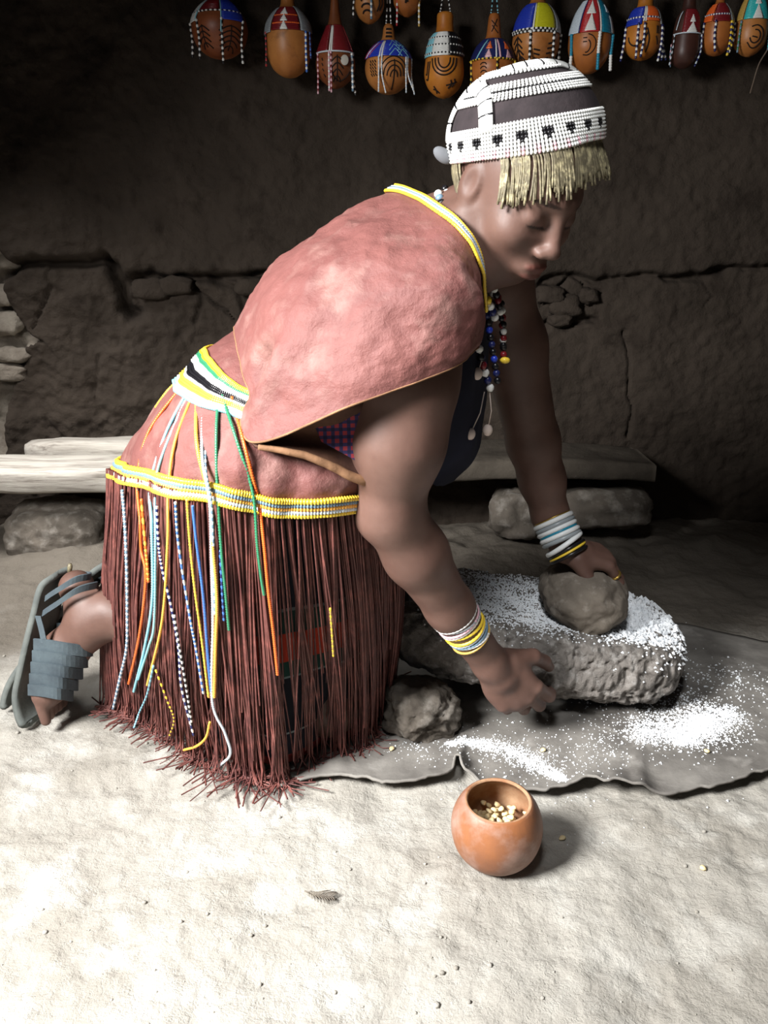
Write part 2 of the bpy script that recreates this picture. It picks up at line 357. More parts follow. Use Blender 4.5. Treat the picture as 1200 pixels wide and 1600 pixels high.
M['slab'] = mat('earthy_slab', (92, 85, 76), (70, 64, 57), scale=9, rough=0.95, bump=0.9, bscale=45, spec=0.12)
plank('stone_bench', 'low grey earth-crusted slab bench behind the woman\'s far arm', ([0.0, 0.4, 0.8], [2.23, 2.22, 2.27]), ([0.0, 0.8], [2.52, 2.52]), ([0.0, 0.5, 0.8], [0.275, 0.275, 0.255]), ([0.0, 0.8], [0.07, 0.055]), M['slab'], 0.32, 15, 0.0, 0.78)
rock('bench_stone', at(96, 826, 2.33) , (0.142, 0.12, 0.085), 7, M['rock'], 'smooth brown boulder under the left end of the bench', 'stone', n=5, p=3.4, amp=0.10, freq=1.5, tilt=0.04)
rock('bench_stone', at(806, 800, 2.33), (0.075, 0.09, 0.070), 12, M['rock'], 'rough stone under the bench behind the woman\'s far arm', 'stone', n=4, p=3.0, amp=0.16)
rock('bench_stone', at(935, 790, 2.36), (0.14, 0.10, 0.06), 19, M['rock'], 'flat dark stone under the right end of the bench', 'stone', n=4, p=3.6, amp=0.12)

# ------------------------------------------------------------------ hide mat
edge_px = [(425, 1205), (470, 1230), (540, 1226), (600, 1238), (660, 1240), (700, 1228), (712, 1205), (724, 1226), (790, 1246), (850, 1250), (915, 1232), (940, 1240), (985, 1248), (1040, 1256), (1110, 1240), (1160, 1228), (1215, 1210), (1290, 1190)]
near = np.array([on_floor(u, v)[:2] for u, v in edge_px])
nr, nk = 46, 170
s = np.linspace(0, 1, nk); arc = np.r_[0, np.cumsum(np.linalg.norm(np.diff(near, axis=0), axis=1))]; arc /= arc[-1]
E = np.stack([np.interp(s, arc, near[:, 0]), np.interp(s, arc, near[:, 1])], -1)
E = E + 0.004 * np.stack([fbm(np.stack([s * 60, 0 * s, 0 * s], -1), 2, 71), fbm(np.stack([s * 60, 0 * s + 5, 0 * s], -1), 2, 72)], -1)
B = np.stack([np.linspace(-0.10, 0.88, nk), 1.66 + 0.05 * fbm(np.stack([s * 6, 0 * s, 0 * s], -1), 3, 75) + 0.1 * np.sin(s * 3)], -1)
t = np.linspace(0, 1, nr)[:, None, None] ** 1.25
XY = E[None] * (1 - t) + B[None] * t
wv = fbm(np.concatenate([XY * np.array((7.0, 4.0)), np.zeros((nr, nk, 1))], -1), 3, 80)
lift = np.exp(-t[..., 0] * 14) * (0.006 + 0.016 * np.clip(np.interp(s, [0, .1, .26, .33, .36, .40, .55, .62, .68, .8, .92, 1], [0, .2, .9, .5, 1.6, .3, .5, 1.3, .2, .3, .9, .6]), 0, 2))[None]
fold = 0.010 * np.exp(-((s[None] - 0.655 - 0.05 * t[..., 0]) / 0.012) ** 2) * np.exp(-t[..., 0] * 5) + 0.008 * np.exp(-((s[None] - 0.345 + 0.03 * t[..., 0]) / 0.012) ** 2) * np.exp(-t[..., 0] * 6)
FH = floor_h(XY[..., 0], XY[..., 1]) - 0.004
def mat_h(x, y): return 0.012
ZM = np.maximum(FH, FH * 0.3 + 0.002) + 0.007 + 0.004 * wv + lift + fold
Vm = np.concatenate([XY, ZM[..., None]], -1)
mb = MB(); mb.sheet(Vm[:, ::-1] if False else Vm, 0.004)
hide = mb.build('hide_mat', M['hide'], loc=(0.4, 1.4, 0)); tag(hide, 'worn grey animal hide spread under the grinding stone with a curled front edge', 'hide mat')
hide_bvh = BVHTree.FromPolygons([tuple(p) for p in Vm.reshape(-1, 3)], grid_faces(nr, nk))
def hz(x, y):
    r = hide_bvh.ray_cast(Vector((x, y, 1)), Vector((0, 0, -1)))
    return r[0].z if r[0] is not None else fz(x, y)

# ------------------------------------------------------------------ saddle quern, its support stone, hand stone
QA = np.array((0.000, 1.50, 0.158)); QB = np.array((0.590, 1.49, 0.078))     # long axis, head to foot end
ax = (QB - QA); QL = np.linalg.norm(ax); ax /= QL; side = np.cross((0, 0, 1), ax); side /= np.linalg.norm(side); upq = np.cross(ax, side)
def quern_pt(a, b, top):        # a 0..1 along, b -1..1 across (b=-1 near camera)
    pass
nq, mq = 200, 150; rows = []
for i in range(nq):
    a = -1 + 2 * i / (nq - 1); e = (1 - abs(a) ** 4.2) ** (1 / 2.3) if abs(a) < 1 else 0.0
    hw = (0.168 + 0.012 * a) * e + 0.002; hh = 0.083 * (e ** 0.85) + 0.001
    sec = []
    for k in range(mq):
        ph = 2 * math.pi * k / mq; c_, s_ = math.cos(ph), math.sin(ph)
        b = np.sign(c_) * abs(c_) ** 0.72; z = np.sign(s_) * abs(s_) ** 0.72
        zz = z * hh
        if s_ > 0: zz -= 0.040 * max(0, 1 - (b / 0.86) ** 2) * max(0, 1 - ((a + 0.05) / 0.95) ** 4) * abs(s_) ** 0.3     # worn dish
        sec.append(QA + ax * (QL * (a + 1) / 2) - side * (b * hw) * -1 + upq * zz)
    rows.append(sec)
Vq = np.array(rows)
ctr = Vq.mean(1, keepdims=True); Nn = Vq - ctr; Nn /= np.linalg.norm(Nn, axis=2)[..., None] + 1e-9
dq = -0.009 * np.clip(np.abs(fbm(Vq * 84, 2, 97)) - 0.2, 0, 1) * np.clip((Vq[..., 0] - 0.15) * 5, 0.3, 1) + 0.009 * fbm(Vq * 9, 3, 91) + 0.006 * fbm(Vq * 42, 3, 92) - 0.009 * np.clip(fbm(Vq * 60, 2, 95) - 0.2, 0, 1)
Vq = Vq + Nn * dq[..., None]
mb = MB(); mb.grid(Vq[:, ::-1], closed=True); mb.f += [list(range(mq)), [(nq - 1) * mq + j for j in range(mq)][::-1]]; mb.m += [0, 0]
qo = mb.build('grinding_stone', M['quern'], loc=tuple((QA + QB) / 2)); tag(qo, 'long grey pitted saddle stone dusted with flour on the hide', 'grinding stone')
q_bvh = BVHTree.FromPolygons([tuple(p) for p in Vq[:, ::-1].reshape(-1, 3)], [f for f in mb.f])
rock('support_stone', at(654, 1106, 1.315), (0.064, 0.07, 0.050), 23, M['rock'], 'small pitted stone propping up the left end of the grinding stone', 'stone', n=5, p=2.5, amp=0.16, fine=0.05, pit=0.06, rot=0.3)
MC = at(930, 953, 1.375) + np.array((0, 0.095, -0.010))
rock('hand_stone', MC, (0.076, 0.105, 0.061), 31, M['mano'], 'rounded brown rubbing stone held on the grinding stone', 'stone', n=5, p=2.5, amp=0.10, freq=1.5, fine=0.02, rot=0.05)
def q_top(x, y):
    r = q_bvh.ray_cast(Vector((x, y, 1)), Vector((0, 0, -1))); return None if r[0] is None else r[0].z

# flour: a ground layer on the dish, a heap at its foot, spills on the hide (nobody could count it)
rng = np.random.default_rng(4)
def flour_grains(name, label, pts, zfun, rmin, rmax, mats):
    mb = MB()
    for x, y, k in pts:
        z = zfun(x, y)
        if z is None: continue
        r = rng.uniform(rmin, rmax) * k
        a = rng.uniform(0, 6.28); V = np.array([(math.cos(a), math.sin(a), 0), (math.cos(a + 2.1), math.sin(a + 2.1), 0), (math.cos(a + 4.2), math.sin(a + 4.2), 0), (0, 0, 0.9), (0, 0, -0.6)]) * r + (x, y, z + r * 0.25)
        mb.add(V, [(0, 1, 3), (1, 2, 3), (2, 0, 3), (1, 0, 4), (2, 1, 4), (0, 2, 4)])
    o = mb.build(name, mats, smooth=False, loc=(pts[0][0], pts[0][1], 0)); return tag(o, label, 'flour', kind='stuff')
pts = []
while len(pts) < 11000:
    a = rng.uniform(-1, 1); b = rng.uniform(-1, 1)
    dens = np.exp(-((a + 0.0) / 0.62) ** 4) * np.exp(-((b + 0.0) / 0.72) ** 4) * (0.55 + 0.45 * float(vnoise(np.array([[a * 6, b * 5, 1.0]]), 3)[0]) + 0.35)
    if rng.random() > dens * (1.0 if a > -0.75 else 0.5): continue
    p = QA + ax * (QL * (a + 1) / 2) + side * (b * 0.16); pts.append((p[0], p[1], 1.0))
flour_grains('ground_flour', 'coarse white flour spread in the hollow of the grinding stone', pts, q_top, 0.0013, 0.0030, M['flour'])
pts = []
for k in range(4600):
    a = 0.86 + 0.09 * rng.normal() - 0.02; b = rng.normal() * 0.42 - 0.05
    p = QA + ax * (QL * (min(a, 0.985))) + side * (b * 0.15); pts.append((p[0], p[1], 1.0 + 1.6 * rng.random() ** 3))
flour_grains('flour_heap', 'lumpy white flour gathered at the right end of the grinding stone', pts, q_top, 0.0014, 0.0032, M['flour'])
def streak(ctl, w, n, seed):
    c_ = crom([on_floor(u, v, 0.012)[:2] for u, v in ctl], 60); out = []
    for k in range(n):
        i = rng.integers(0, 60); q = c_[i] + rng.normal(size=2) * w * (0.4 + 1.1 * math.sin(math.pi * i / 59)); out.append((q[0], q[1], 0.7 + 0.9 * rng.random() ** 2))
    return out
flour_grains('flour_spill', 'thin curved streak of spilled flour on the hide before the grinding stone', streak([(700, 1160), (760, 1162), (810, 1178), (850, 1200), (880, 1222)], 0.010, 2600, 1) + streak([(640, 1165), (760, 1170), (860, 1185), (950, 1170)], 0.05, 700, 3), hz, 0.0008, 0.0020, M['flour'])
flour_grains('flour_spill', 'bright patch of spilled flour on the hide at the right end', streak([(1000, 1150), (1060, 1130), (1100, 1125), (1140, 1110)], 0.028, 3800, 2) + streak([(1060, 1160), (1090, 1135), (1110, 1120)], 0.014, 2200, 5) + streak([(960, 1150), (1060, 1080), (1160, 1060)], 0.07, 900, 4), hz, 0.0009, 0.0024, M['flour'])

# ------------------------------------------------------------------ gourd bowl with kernels
bc = on_floor(773, 1338); bc[2] = fz(bc[0], bc[1]); bs = 0.0655
prof = [(0.001, 0.003), (0.25, 0.0), (0.48, 0.05), (0.72, 0.2), (0.90, 0.45), (0.985, 0.75), (1.0, 0.98), (0.965, 1.2), (0.88, 1.42), (0.775, 1.575), (0.72, 1.62)]
pi_ = [(0.695, 1.63), (0.67, 1.615), (0.655, 1.58), (0.72, 1.50), (0.83, 1.34), (0.91, 1.1), (0.93, 0.9), (0.90, 0.65), (0.78, 0.42), (0.5, 0.22), (0.001, 0.18)]
bowl = thing('gourd_bowl', 'round brown gourd bowl of kernels standing on the earth floor', 'bowl', bc)
A = np.array(Matrix.Rotation(rad(3), 3, 'X')).T
mb = MB(); mb.lathe([(r * bs, z * bs) for r, z in crom(prof, 40)], 72, bc, 0, A); mb.build('shell', M['gourd_bowl'], bowl)
mb = MB(); mb.lathe([(r * bs, z * bs) for r, z in [(0.72, 1.62)] + list(crom(pi_, 40))], 72, bc, 0, A); mb.build('inner_wall', M['gourd_inside'], bowl)
def kernel_mesh():
    mb = MB(); mb.ball((0, 0, 0), (0.0058, 0.0046, 0.0026), seg=8, rings=5)
    v = mb.v[0]; v[:, 1] *= 1 - 0.45 * (v[:, 0] / 0.0058); v[:, 2] *= 1 - 0.2 * (v[:, 0] / 0.0058); return mb
k0 = None
def kernel(p, rot, label, group, sc=1.0):
    global k0
    if k0 is None: k0 = kernel_mesh().build('maize_kernel', M['kernel']); o = k0
    else: o = k0.copy(); C.objects.link(o)
    o.location = p; o.rotation_euler = rot; o.scale = (sc,) * 3
    tag(o, label, 'kernel', group); return o
kr = random.Random(3)
kspots = []
for layer in range(4):
    for _ in range((34, 30, 22, 10)[layer]):
        for tr in range(40):
            a = kr.uniform(0, 6.28); q = (0.052 - 0.010 * layer) * math.sqrt(kr.random()); x, y = bc[0] + 0.008 + q * math.cos(a), bc[1] + 0.004 + q * math.sin(a)
            z = bc[2] + bs * 0.36 + 0.022 + 0.0075 * layer + 0.012 * (q / 0.05) ** 2
            if all((x - X_) ** 2 + (y - Y_) ** 2 + (2 * (z - Z_)) ** 2 > 0.0092 ** 2 for X_, Y_, Z_ in kspots):
                kspots.append((x, y, z)); break
for p in kspots: kernel(p, (kr.uniform(-.5, .5), kr.uniform(-.5, .5), kr.uniform(0, 6)), 'pale dry kernel heaped inside the gourd bowl', 'kernels inside the gourd bowl')
for u, v, lab in ((612, 1172, 'single kernel lying on the hide below the propping stone'), (611, 1141, 'single kernel lying at the foot of the propping stone'), (848, 1174, 'single kernel on the hide right of the flour streak'), (879, 1300, 'single kernel lying in the shadow of the gourd bowl'), (1100, 1345, 'single kernel on the bare earth right of the bowl'), (1104, 1175, 'single kernel on the hide below the bright flour patch')):
    g = on_floor(u, v, 0.01); zz = hz(g[0], g[1]) if v < 1240 else fz(g[0], g[1])
    kernel((g[0], g[1], zz + 0.003), (0.1, 0.1, kr.uniform(0, 6)), lab, None, 1.05)

# ------------------------------------------------------------------ litter on the floor
fe = thing('feather', 'small grey feather lying on the bare earth in front', 'feather', on_floor(500, 1398))
c_ = crom([on_floor(u, v, 0.006) for u, v in ((476, 1390), (488, 1394), (505, 1398), (522, 1402))], 14); c_[:, 2] = [fz(a, b) + 0.006 for a, b in c_[:, :2]]
mb = MB(); mb.tube(c_, np.linspace(0.0012, 0.0006, 14), 5); M['feather'] = mat('feather', (128, 120, 108), (96, 88, 80), scale=80); mb.build('quill', M['feather'], fe)
mb = MB()
for i in range(2, 13):
    for sg in (-1, 1):
        d = c_[i] - c_[i - 1]; d /= np.linalg.norm(d); n_ = np.array((-d[1], d[0], 0)) * sg
        L_ = 0.012 * math.sin(math.pi * (i - 1) / 13) + 0.003
        mb.tube([c_[i], c_[i] + (d * 0.9 + n_ * 0.8) * L_ * 0.5 + (0, 0, 0.002), c_[i] + (d * 0.9 + n_ * 0.8) * L_], [0.0009, 0.0009, 0.0004], 4)
mb.build('vane', M['feather'], fe)
mb = MB()
for k in range(140):
    u, v = rng.uniform(-80, 1280), 900 + 700 * rng.random() ** 0.7; g = on_floor(u, v)
    if not (-1.3 < g[0] < 1.3): continue
    if -0.12 < g[0] and g[1] > 1.10 and v < 1265: continue
    r = 0.0012 + 0.0034 * rng.random() ** 3; mb.ball((g[0], g[1], fz(g[0], g[1]) + r * 0.3), (r, r * rng.uniform(.7, 1.3), r * 0.7), 0, 6, 4)
tag(mb.build('pebbles', M['earth'], loc=(0, 1, 0)), 'tiny pebbles and crumbs of earth scattered over the floor', 'pebbles', kind='stuff')
# ================================================================== the woman
class Field:                                   # signed distance grid, smooth unions, surface nets
    def __init__(s, lo, hi, h):
        s.lo = np.array(lo, float); s.h = h; s.n = np.ceil((np.array(hi) - s.lo) / h).astype(int) + 1
        s.D = np.full(s.n, 0.5, np.float32)
    def box(s, lo, hi):
        i0 = np.clip(np.floor((np.array(lo) - s.lo) / s.h).astype(int), 0, s.n - 1); i1 = np.clip(np.ceil((np.array(hi) - s.lo) / s.h).astype(int) + 1, 1, s.n)
        sl = tuple(slice(a, b) for a, b in zip(i0, i1))
        ax_ = [(s.lo[k] + s.h * np.arange(i0[k], i1[k])).astype(np.float32) for k in range(3)]
        return sl, ax_[0][:, None, None], ax_[1][None, :, None], ax_[2][None, None, :]
    def put(s, sl, d, k, sub=False):
        A = s.D[sl]
        if sub:
            hh = np.clip(0.5 - 0.5 * (A + d) / k, 0, 1); s.D[sl] = A * (1 - hh) - d * hh + k * hh * (1 - hh)
        else:
            hh = np.clip(0.5 + 0.5 * (A - d) / k, 0, 1); s.D[sl] = A * (1 - hh) + d * hh - k * hh * (1 - hh)
    def cone(s, a, b, ra, rb, k=0.02, sub=False):
        a = np.asarray(a, float); b = np.asarray(b, float); R = max(ra, rb) + k + 0.012
        sl, X, Y, Z = s.box(np.minimum(a, b) - R, np.maximum(a, b) + R); v = b - a; l2 = float(v @ v) + 1e-12
        t = np.clip(((X - a[0]) * v[0] + (Y - a[1]) * v[1] + (Z - a[2]) * v[2]) / l2, 0, 1)
        d = np.sqrt((X - a[0] - t * v[0]) ** 2 + (Y - a[1] - t * v[1]) ** 2 + (Z - a[2] - t * v[2]) ** 2) - (ra + (rb - ra) * t)
        s.put(sl, d.astype(np.float32), k, sub)
    def chain(s, pts, rs, k=0.02):
        for i in range(len(pts) - 1): s.cone(pts[i], pts[i + 1], rs[i], rs[i + 1], k)
    def ell(s, c, r, A=None, k=0.02, sub=False):       # A rows: local axes
        c = np.asarray(c, float); r = np.asarray(r, float); A = np.eye(3) if A is None else np.asarray(A); R = max(r) + k + 0.012
        sl, X, Y, Z = s.box(c - R, c + R); X = X - c[0]; Y = Y - c[1]; Z = Z - c[2]; k0 = 0; k1 = 0
        for i in range(3):
            q = A[i, 0] * X + A[i, 1] * Y + A[i, 2] * Z; k0 = k0 + (q / r[i]) ** 2; k1 = k1 + (q / r[i] ** 2) ** 2
        k0 = np.sqrt(k0); d = k0 * (k0 - 1) / (np.sqrt(k1) + 1e-9)
        s.put(sl, d.astype(np.float32), k, sub)
    def mesh(s):
        D = s.D; S = D < 0; n = D.shape
        cnt = np.zeros([k - 1 for k in n], np.int8)
        off = [(a, b, c) for a in (0, 1) for b in (0, 1) for c in (0, 1)]
        for a, b, c in off: cnt += S[a:n[0] - 1 + a, b:n[1] - 1 + b, c:n[2] - 1 + c]
        I = np.argwhere((cnt > 0) & (cnt < 8)); idx = np.full(cnt.shape, -1, np.int32); idx[tuple(I.T)] = np.arange(len(I))
        P = np.zeros((len(I), 3)); W_ = np.zeros(len(I))
        val = {o: D[I[:, 0] + o[0], I[:, 1] + o[1], I[:, 2] + o[2]].astype(float) for o in off}
        for o in off:
            for k in range(3):
                if o[k] == 0:
                    q = list(o); q[k] = 1; q = tuple(q); va, vb = val[o], val[q]; m = (va < 0) != (vb < 0)
                    t = va[m] / (va[m] - vb[m]); p = np.zeros((m.sum(), 3)); p[:] = o; p[:, k] += t; P[m] += p; W_[m] += 1
        P = (I + P / W_[:, None]) * s.h + s.lo
        Q = []
        for k in range(3):
            a_, b_ = [(1, 2), (2, 0), (0, 1)][k]
            sl0 = [slice(None)] * 3; sl1 = [slice(None)] * 3; sl0[k] = slice(0, -1); sl1[k] = slice(1, None)
            E = np.argwhere(S[tuple(sl0)] != S[tuple(sl1)]); E = E[(E[:, a_] > 0) & (E[:, b_] > 0) & (E[:, a_] < n[a_] - 1) & (E[:, b_] < n[b_] - 1)]
            flip = S[tuple(E.T)]
            def g(da, db):
                q = E.copy(); q[:, a_] -= da; q[:, b_] -= db; return idx[tuple(q.T)]
            F = np.stack([g(1, 1), g(0, 1), g(0, 0), g(1, 0)], 1); F[~flip] = F[~flip][:, ::-1]; Q.append(F)
        return P, np.vstack(Q)
def unit(v): v = np.asarray(v, float); return v / np.linalg.norm(v)

HS = 0.0027
fld = Field((-0.66, 0.99, -0.012), (0.56, 1.68, 1.10), HS)
# ---- torso
SPN = unit(at(670, 410, 1.28) - at(365, 670, 1.28)); LAT = np.array((0, 1.0, 0)); BCK = unit(np.cross(LAT, SPN)); BCK = BCK if BCK[2] > 0 else -BCK
TA = np.array((SPN, LAT, BCK))
pelv = at(372, 668, 1.28); belly = at(465, 605, 1.28); chest = at(592, 488, 1.28); uchest = at(672, 408, 1.285)
fld.ell(pelv + (0.02, 0.005, -0.02), (0.12, 0.14, 0.10), TA); fld.ell(belly + (0.005, 0, -0.01), (0.15, 0.125, 0.098), TA, 0.06); fld.ell(chest, (0.165, 0.150, 0.112), TA, 0.06); fld.ell(uchest, (0.095, 0.135, 0.078), TA, 0.05)
for dy in (-0.07, 0.07): fld.ell(at(640, 590, 1.28) + (0.03, dy, 0.01), (0.06, 0.06, 0.075), TA, 0.04)
# ---- legs and feet
knN = np.array((-0.10, 1.275, 0.08)); knF = np.array((-0.07, 1.41, 0.08))
FOFF = on_floor(26, 1098) - on_floor(60, 1126)
def foot(o, sh):
    def Pp(u, v, y):
        q = at(u, v, y); return q + o + np.array((sh * q[2], 0, 0))
    an = Pp(172, 957, 1.36); heel = Pp(120, 918, 1.375); ball = Pp(80, 1074, 1.35)
    fld.chain([an, Pp(142, 975, 1.36), Pp(100, 1020, 1.355), ball], [0.037, 0.040, 0.039, 0.030], 0.02)
    fld.cone(heel, Pp(140, 960, 1.365), 0.032, 0.034, 0.025)
    fld.cone(ball + (0, -0.026, 0), ball + (0, 0.026, 0), 0.025, 0.025, 0.015)
    for i in range(5):
        b = ball + np.array((-0.004, -0.038 + 0.019 * i, -0.018)); t = b + np.array((0.004, -0.002, -0.028 - 0.006 * (i in (3, 4))))
        t[2] = max(t[2], 0.016); fld.cone(b, t, 0.0115, 0.0095 if i < 4 else 0.012, 0.006)
    return an
anN = foot(np.zeros(3), 0.0); anF = foot(FOFF, 0.5)
for hip, kn, an in ((at(372, 705, 1.225), knN, anN), (at(375, 700, 1.35), knF, anF)):
    fld.chain([hip, hip * 0.45 + kn * 0.55, kn + (-0.005, 0, 0.02)], [0.085, 0.076, 0.060], 0.04)
    fld.chain([kn, kn * 0.62 + an * 0.38 + (0, 0, 0.002), kn * 0.25 + an * 0.75, an], [0.058, 0.062, 0.046, 0.036], 0.03)
# ---- arms
shN = at(668, 458, 1.152); elN = at(610, 798, 1.115); wrN = at(766, 1036, 1.232)
fld.chain([at(680, 425, 1.2), shN], [0.07, 0.062], 0.05)
fld.chain([shN, at(634, 600, 1.105), at(622, 690, 1.10), elN], [0.066, 0.066, 0.061, 0.045], 0.03)
fld.chain([elN, at(650, 866, 1.145), at(702, 948, 1.19), wrN], [0.047, 0.047, 0.037, 0.0285], 0.02)
fld.cone(elN + (-0.018, 0.004, -0.012), elN + (-0.010, 0.006, 0.0), 0.026, 0.030, 0.02)      # point of the elbow
shF = at(772, 440, 1.42); elF = at(833, 690, 1.475); wrF = np.array((0.346, 1.462, MC[2] + 0.057 + 0.042))
fld.chain([at(715, 420, 1.36), shF], [0.07, 0.058], 0.05)
fld.chain([shF, at(800, 540, 1.45), elF], [0.060, 0.056, 0.046], 0.03)
fld.chain([elF, at(847, 750, 1.485), at(860, 805, 1.492), wrF], [0.047, 0.041, 0.033, 0.0275], 0.02)
# ---- hands
nails = []
def hand(wr, d, n, right, curl, S=1.0, spread=0.10, thumb=(0.55, -0.35), tcurl=25):
    d = unit(d); n = unit(np.asarray(n, float) - d * np.dot(n, d)); s_ = np.cross(n, d) if right else np.cross(d, n)
    A = np.array((d, s_, n))
    fld.cone(wr, wr + d * 0.03 * S, 0.026 * S, 0.024 * S, 0.015)
    fld.ell(wr + d * 0.052 * S, (0.052 * S, 0.040 * S, 0.0165 * S), A, 0.012)
    fld.ell(wr + d * 0.035 * S + s_ * 0.020 * S - n * 0.008 * S, (0.034 * S, 0.018 * S, 0.016 * S), A, 0.012)
    base = (0.029, 0.010, -0.009, -0.027); ln = ((0.043, 0.027, 0.020), (0.048, 0.030, 0.021), (0.044, 0.028, 0.020), (0.034, 0.021, 0.018)); adv = (0.084, 0.089, 0.084, 0.074)
    tips = []; rings = []
    for i in range(4):
        p = wr + (d * adv[i] + s_ * base[i]) * S; a = spread * (1.5 - i) * 0.6; dd = unit(d + s_ * a); pts = [wr + (d * 0.05 + s_ * base[i] * 0.8) * S, p]; ang = 0
        for j in range(3):
            ang += rad(curl[i][j]); v = dd * math.cos(ang) - n * math.sin(ang); p = p + v * ln[i][j] * S; pts.append(p)
        fld.cone(pts[0], pts[1], 0.0095 * S, 0.0112 * S, 0.009)
        rr = [0.0108, 0.0098, 0.0088, 0.0074] if i < 3 else [0.0096, 0.0086, 0.0078, 0.0066]
        for j in range(3): fld.cone(pts[j + 1], pts[j + 2], rr[j] * S, rr[j + 1] * S, 0.0045)
        up_ = dd * math.sin(ang) + n * math.cos(ang); nails.append((p + up_ * 0.0055 * S, 0.0062 * S)); tips.append(p); rings.append((pts[1], pts[2]))
    b0 = wr + (d * 0.022 + s_ * 0.026 - n * 0.006) * S; t1 = unit(d * thumb[0] + s_ * 0.75 + n * thumb[1]); b1 = b0 + t1 * 0.040 * S
    t2 = unit(d * (thumb[0] + 0.6) + s_ * 0.35 + n * (thumb[1] - math.sin(rad(tcurl)) * 0.5)); b2 = b1 + t2 * 0.032 * S; t3 = unit(t2 + d * 0.35 - s_ * 0.25 - n * math.sin(rad(tcurl)) * 0.5); b3 = b2 + t3 * 0.024 * S
    fld.cone(b0, b1, 0.0165 * S, 0.0125 * S, 0.010); fld.cone(b1, b2, 0.0118 * S, 0.0105 * S, 0.005); fld.cone(b2, b3, 0.0105 * S, 0.0082 * S, 0.004)
    return tips, rings, (b1, b2, b3)
HR = hand(wrN, at(852, 1134, 1.257) - wrN, (-0.15, -1.0, 0.35), True, [(20, 34, 22), (26, 38, 26), (32, 42, 28), (38, 46, 30)], 1.14, 0.12, (0.75, -0.30), 30)
HL = hand(wrF, (0.95, 0.08, -0.28), (0.26, -0.25, 1.0), False, [(38, 52, 30), (40, 50, 30), (40, 48, 28), (40, 46, 28)], 0.98, 0.16, (0.95, -0.75), 35)
# ---- neck and head
earp = at(738, 284, 1.135); HSC = 0.96; HYAW, HPIT = rad(50), rad(34)
F_ = np.array((math.cos(HPIT) * math.cos(HYAW), -math.cos(HPIT) * math.sin(HYAW), -math.sin(HPIT)))
L_ = np.array((math.sin(HYAW), math.cos(HYAW), 0.0)); U_ = np.cross(F_, L_); U_ = U_ if U_[2] > 0 else -U_
HA = np.array((F_, L_, U_)); HC = earp + L_ * 0.076 * HSC + F_ * 0.012 * HSC + U_ * 0.0
def hp(f, l, u): return HC + (F_ * f + L_ * l + U_ * u) * HSC
def hell(c, r, k, sub=False): fld.ell(hp(*c), np.array(r) * HSC, HA, k, sub)
def hcone(a, b, ra, rb, k, sub=False): fld.cone(hp(*a), hp(*b), ra * HSC, rb * HSC, k, sub)
fld.cone(at(690, 395, 1.285), hp(-0.025, 0, -0.055), 0.066, 0.056, 0.04)
hell((-0.012, 0, 0.030), (0.098, 0.076, 0.088), 0.01)
hell((0.036, 0, -0.030), (0.058, 0.060, 0.078), 0.03)
hcone((0.045, -0.022, -0.098), (0.045, 0.022, -0.098), 0.020, 0.020, 0.03)      # chin
for sg in (-1, 1):
    hcone((-0.008, 0.060 * sg, -0.040), (0.030, 0.040 * sg, -0.088), 0.016, 0.016, 0.03)   # jaw
    hell((0.056, 0.045 * sg, -0.026), (0.024, 0.020, 0.020), 0.022)                # cheek
    hcone((0.082, 0.010 * sg, 0.028), (0.066, 0.040 * sg, 0.029), 0.008, 0.005, 0.022)   # brow
    hell((0.094, 0.032 * sg, 0.004), (0.012, 0.019, 0.011), 0.016, True)              # eye hollow
    hell((0.0755, 0.032 * sg, 0.003), (0.0110, 0.0165, 0.0110), 0.008)                # lidded eye
    hell((0.098, 0.015 * sg, -0.035), (0.0115, 0.0088, 0.0078), 0.005)            # nostril wing
    hell((-0.016, 0.074 * sg, -0.004), (0.019, 0.0085, 0.031), 0.005)                 # ear
    hell((-0.010, 0.083 * sg, 0.0), (0.010, 0.0055, 0.017), 0.005, True)
    hell((-0.010, 0.072 * sg, -0.030), (0.009, 0.006, 0.010), 0.004)
hcone((0.086, 0, 0.016), (0.103, 0, -0.026), 0.0085, 0.0105, 0.010)               # nose
hell((0.105, 0, -0.031), (0.0115, 0.013, 0.0098), 0.006)
for sg in (-1, 1): hell((0.104, 0.0085 * sg, -0.0425), (0.005, 0.0035, 0.004), 0.003, True)
hell((0.082, 0, -0.066), (0.018, 0.028, 0.016), 0.012)                             # muzzle
hell((0.093, 0, -0.0605), (0.010, 0.023, 0.0062), 0.004); hell((0.091, 0, -0.0745), (0.0105, 0.020, 0.0075), 0.004)
hcone((0.103, -0.020, -0.0675), (0.103, 0.020, -0.0675), 0.0030, 0.0030, 0.003, True)
BV, BF = fld.mesh(); del fld
# relax the cell pattern a little
e = np.vstack([BF[:, [0, 1]], BF[:, [1, 2]], BF[:, [2, 3]], BF[:, [3, 0]]])
deg = np.bincount(e.ravel(), minlength=len(BV))[:, None]
for it in range(2):
    acc = np.zeros_like(BV)
    for k in range(3): acc[:, k] = np.bincount(e[:, 0], BV[e[:, 1], k], len(BV)) + np.bincount(e[:, 1], BV[e[:, 0], k], len(BV))
    BV = BV * 0.5 + 0.5 * acc / np.maximum(deg, 1)

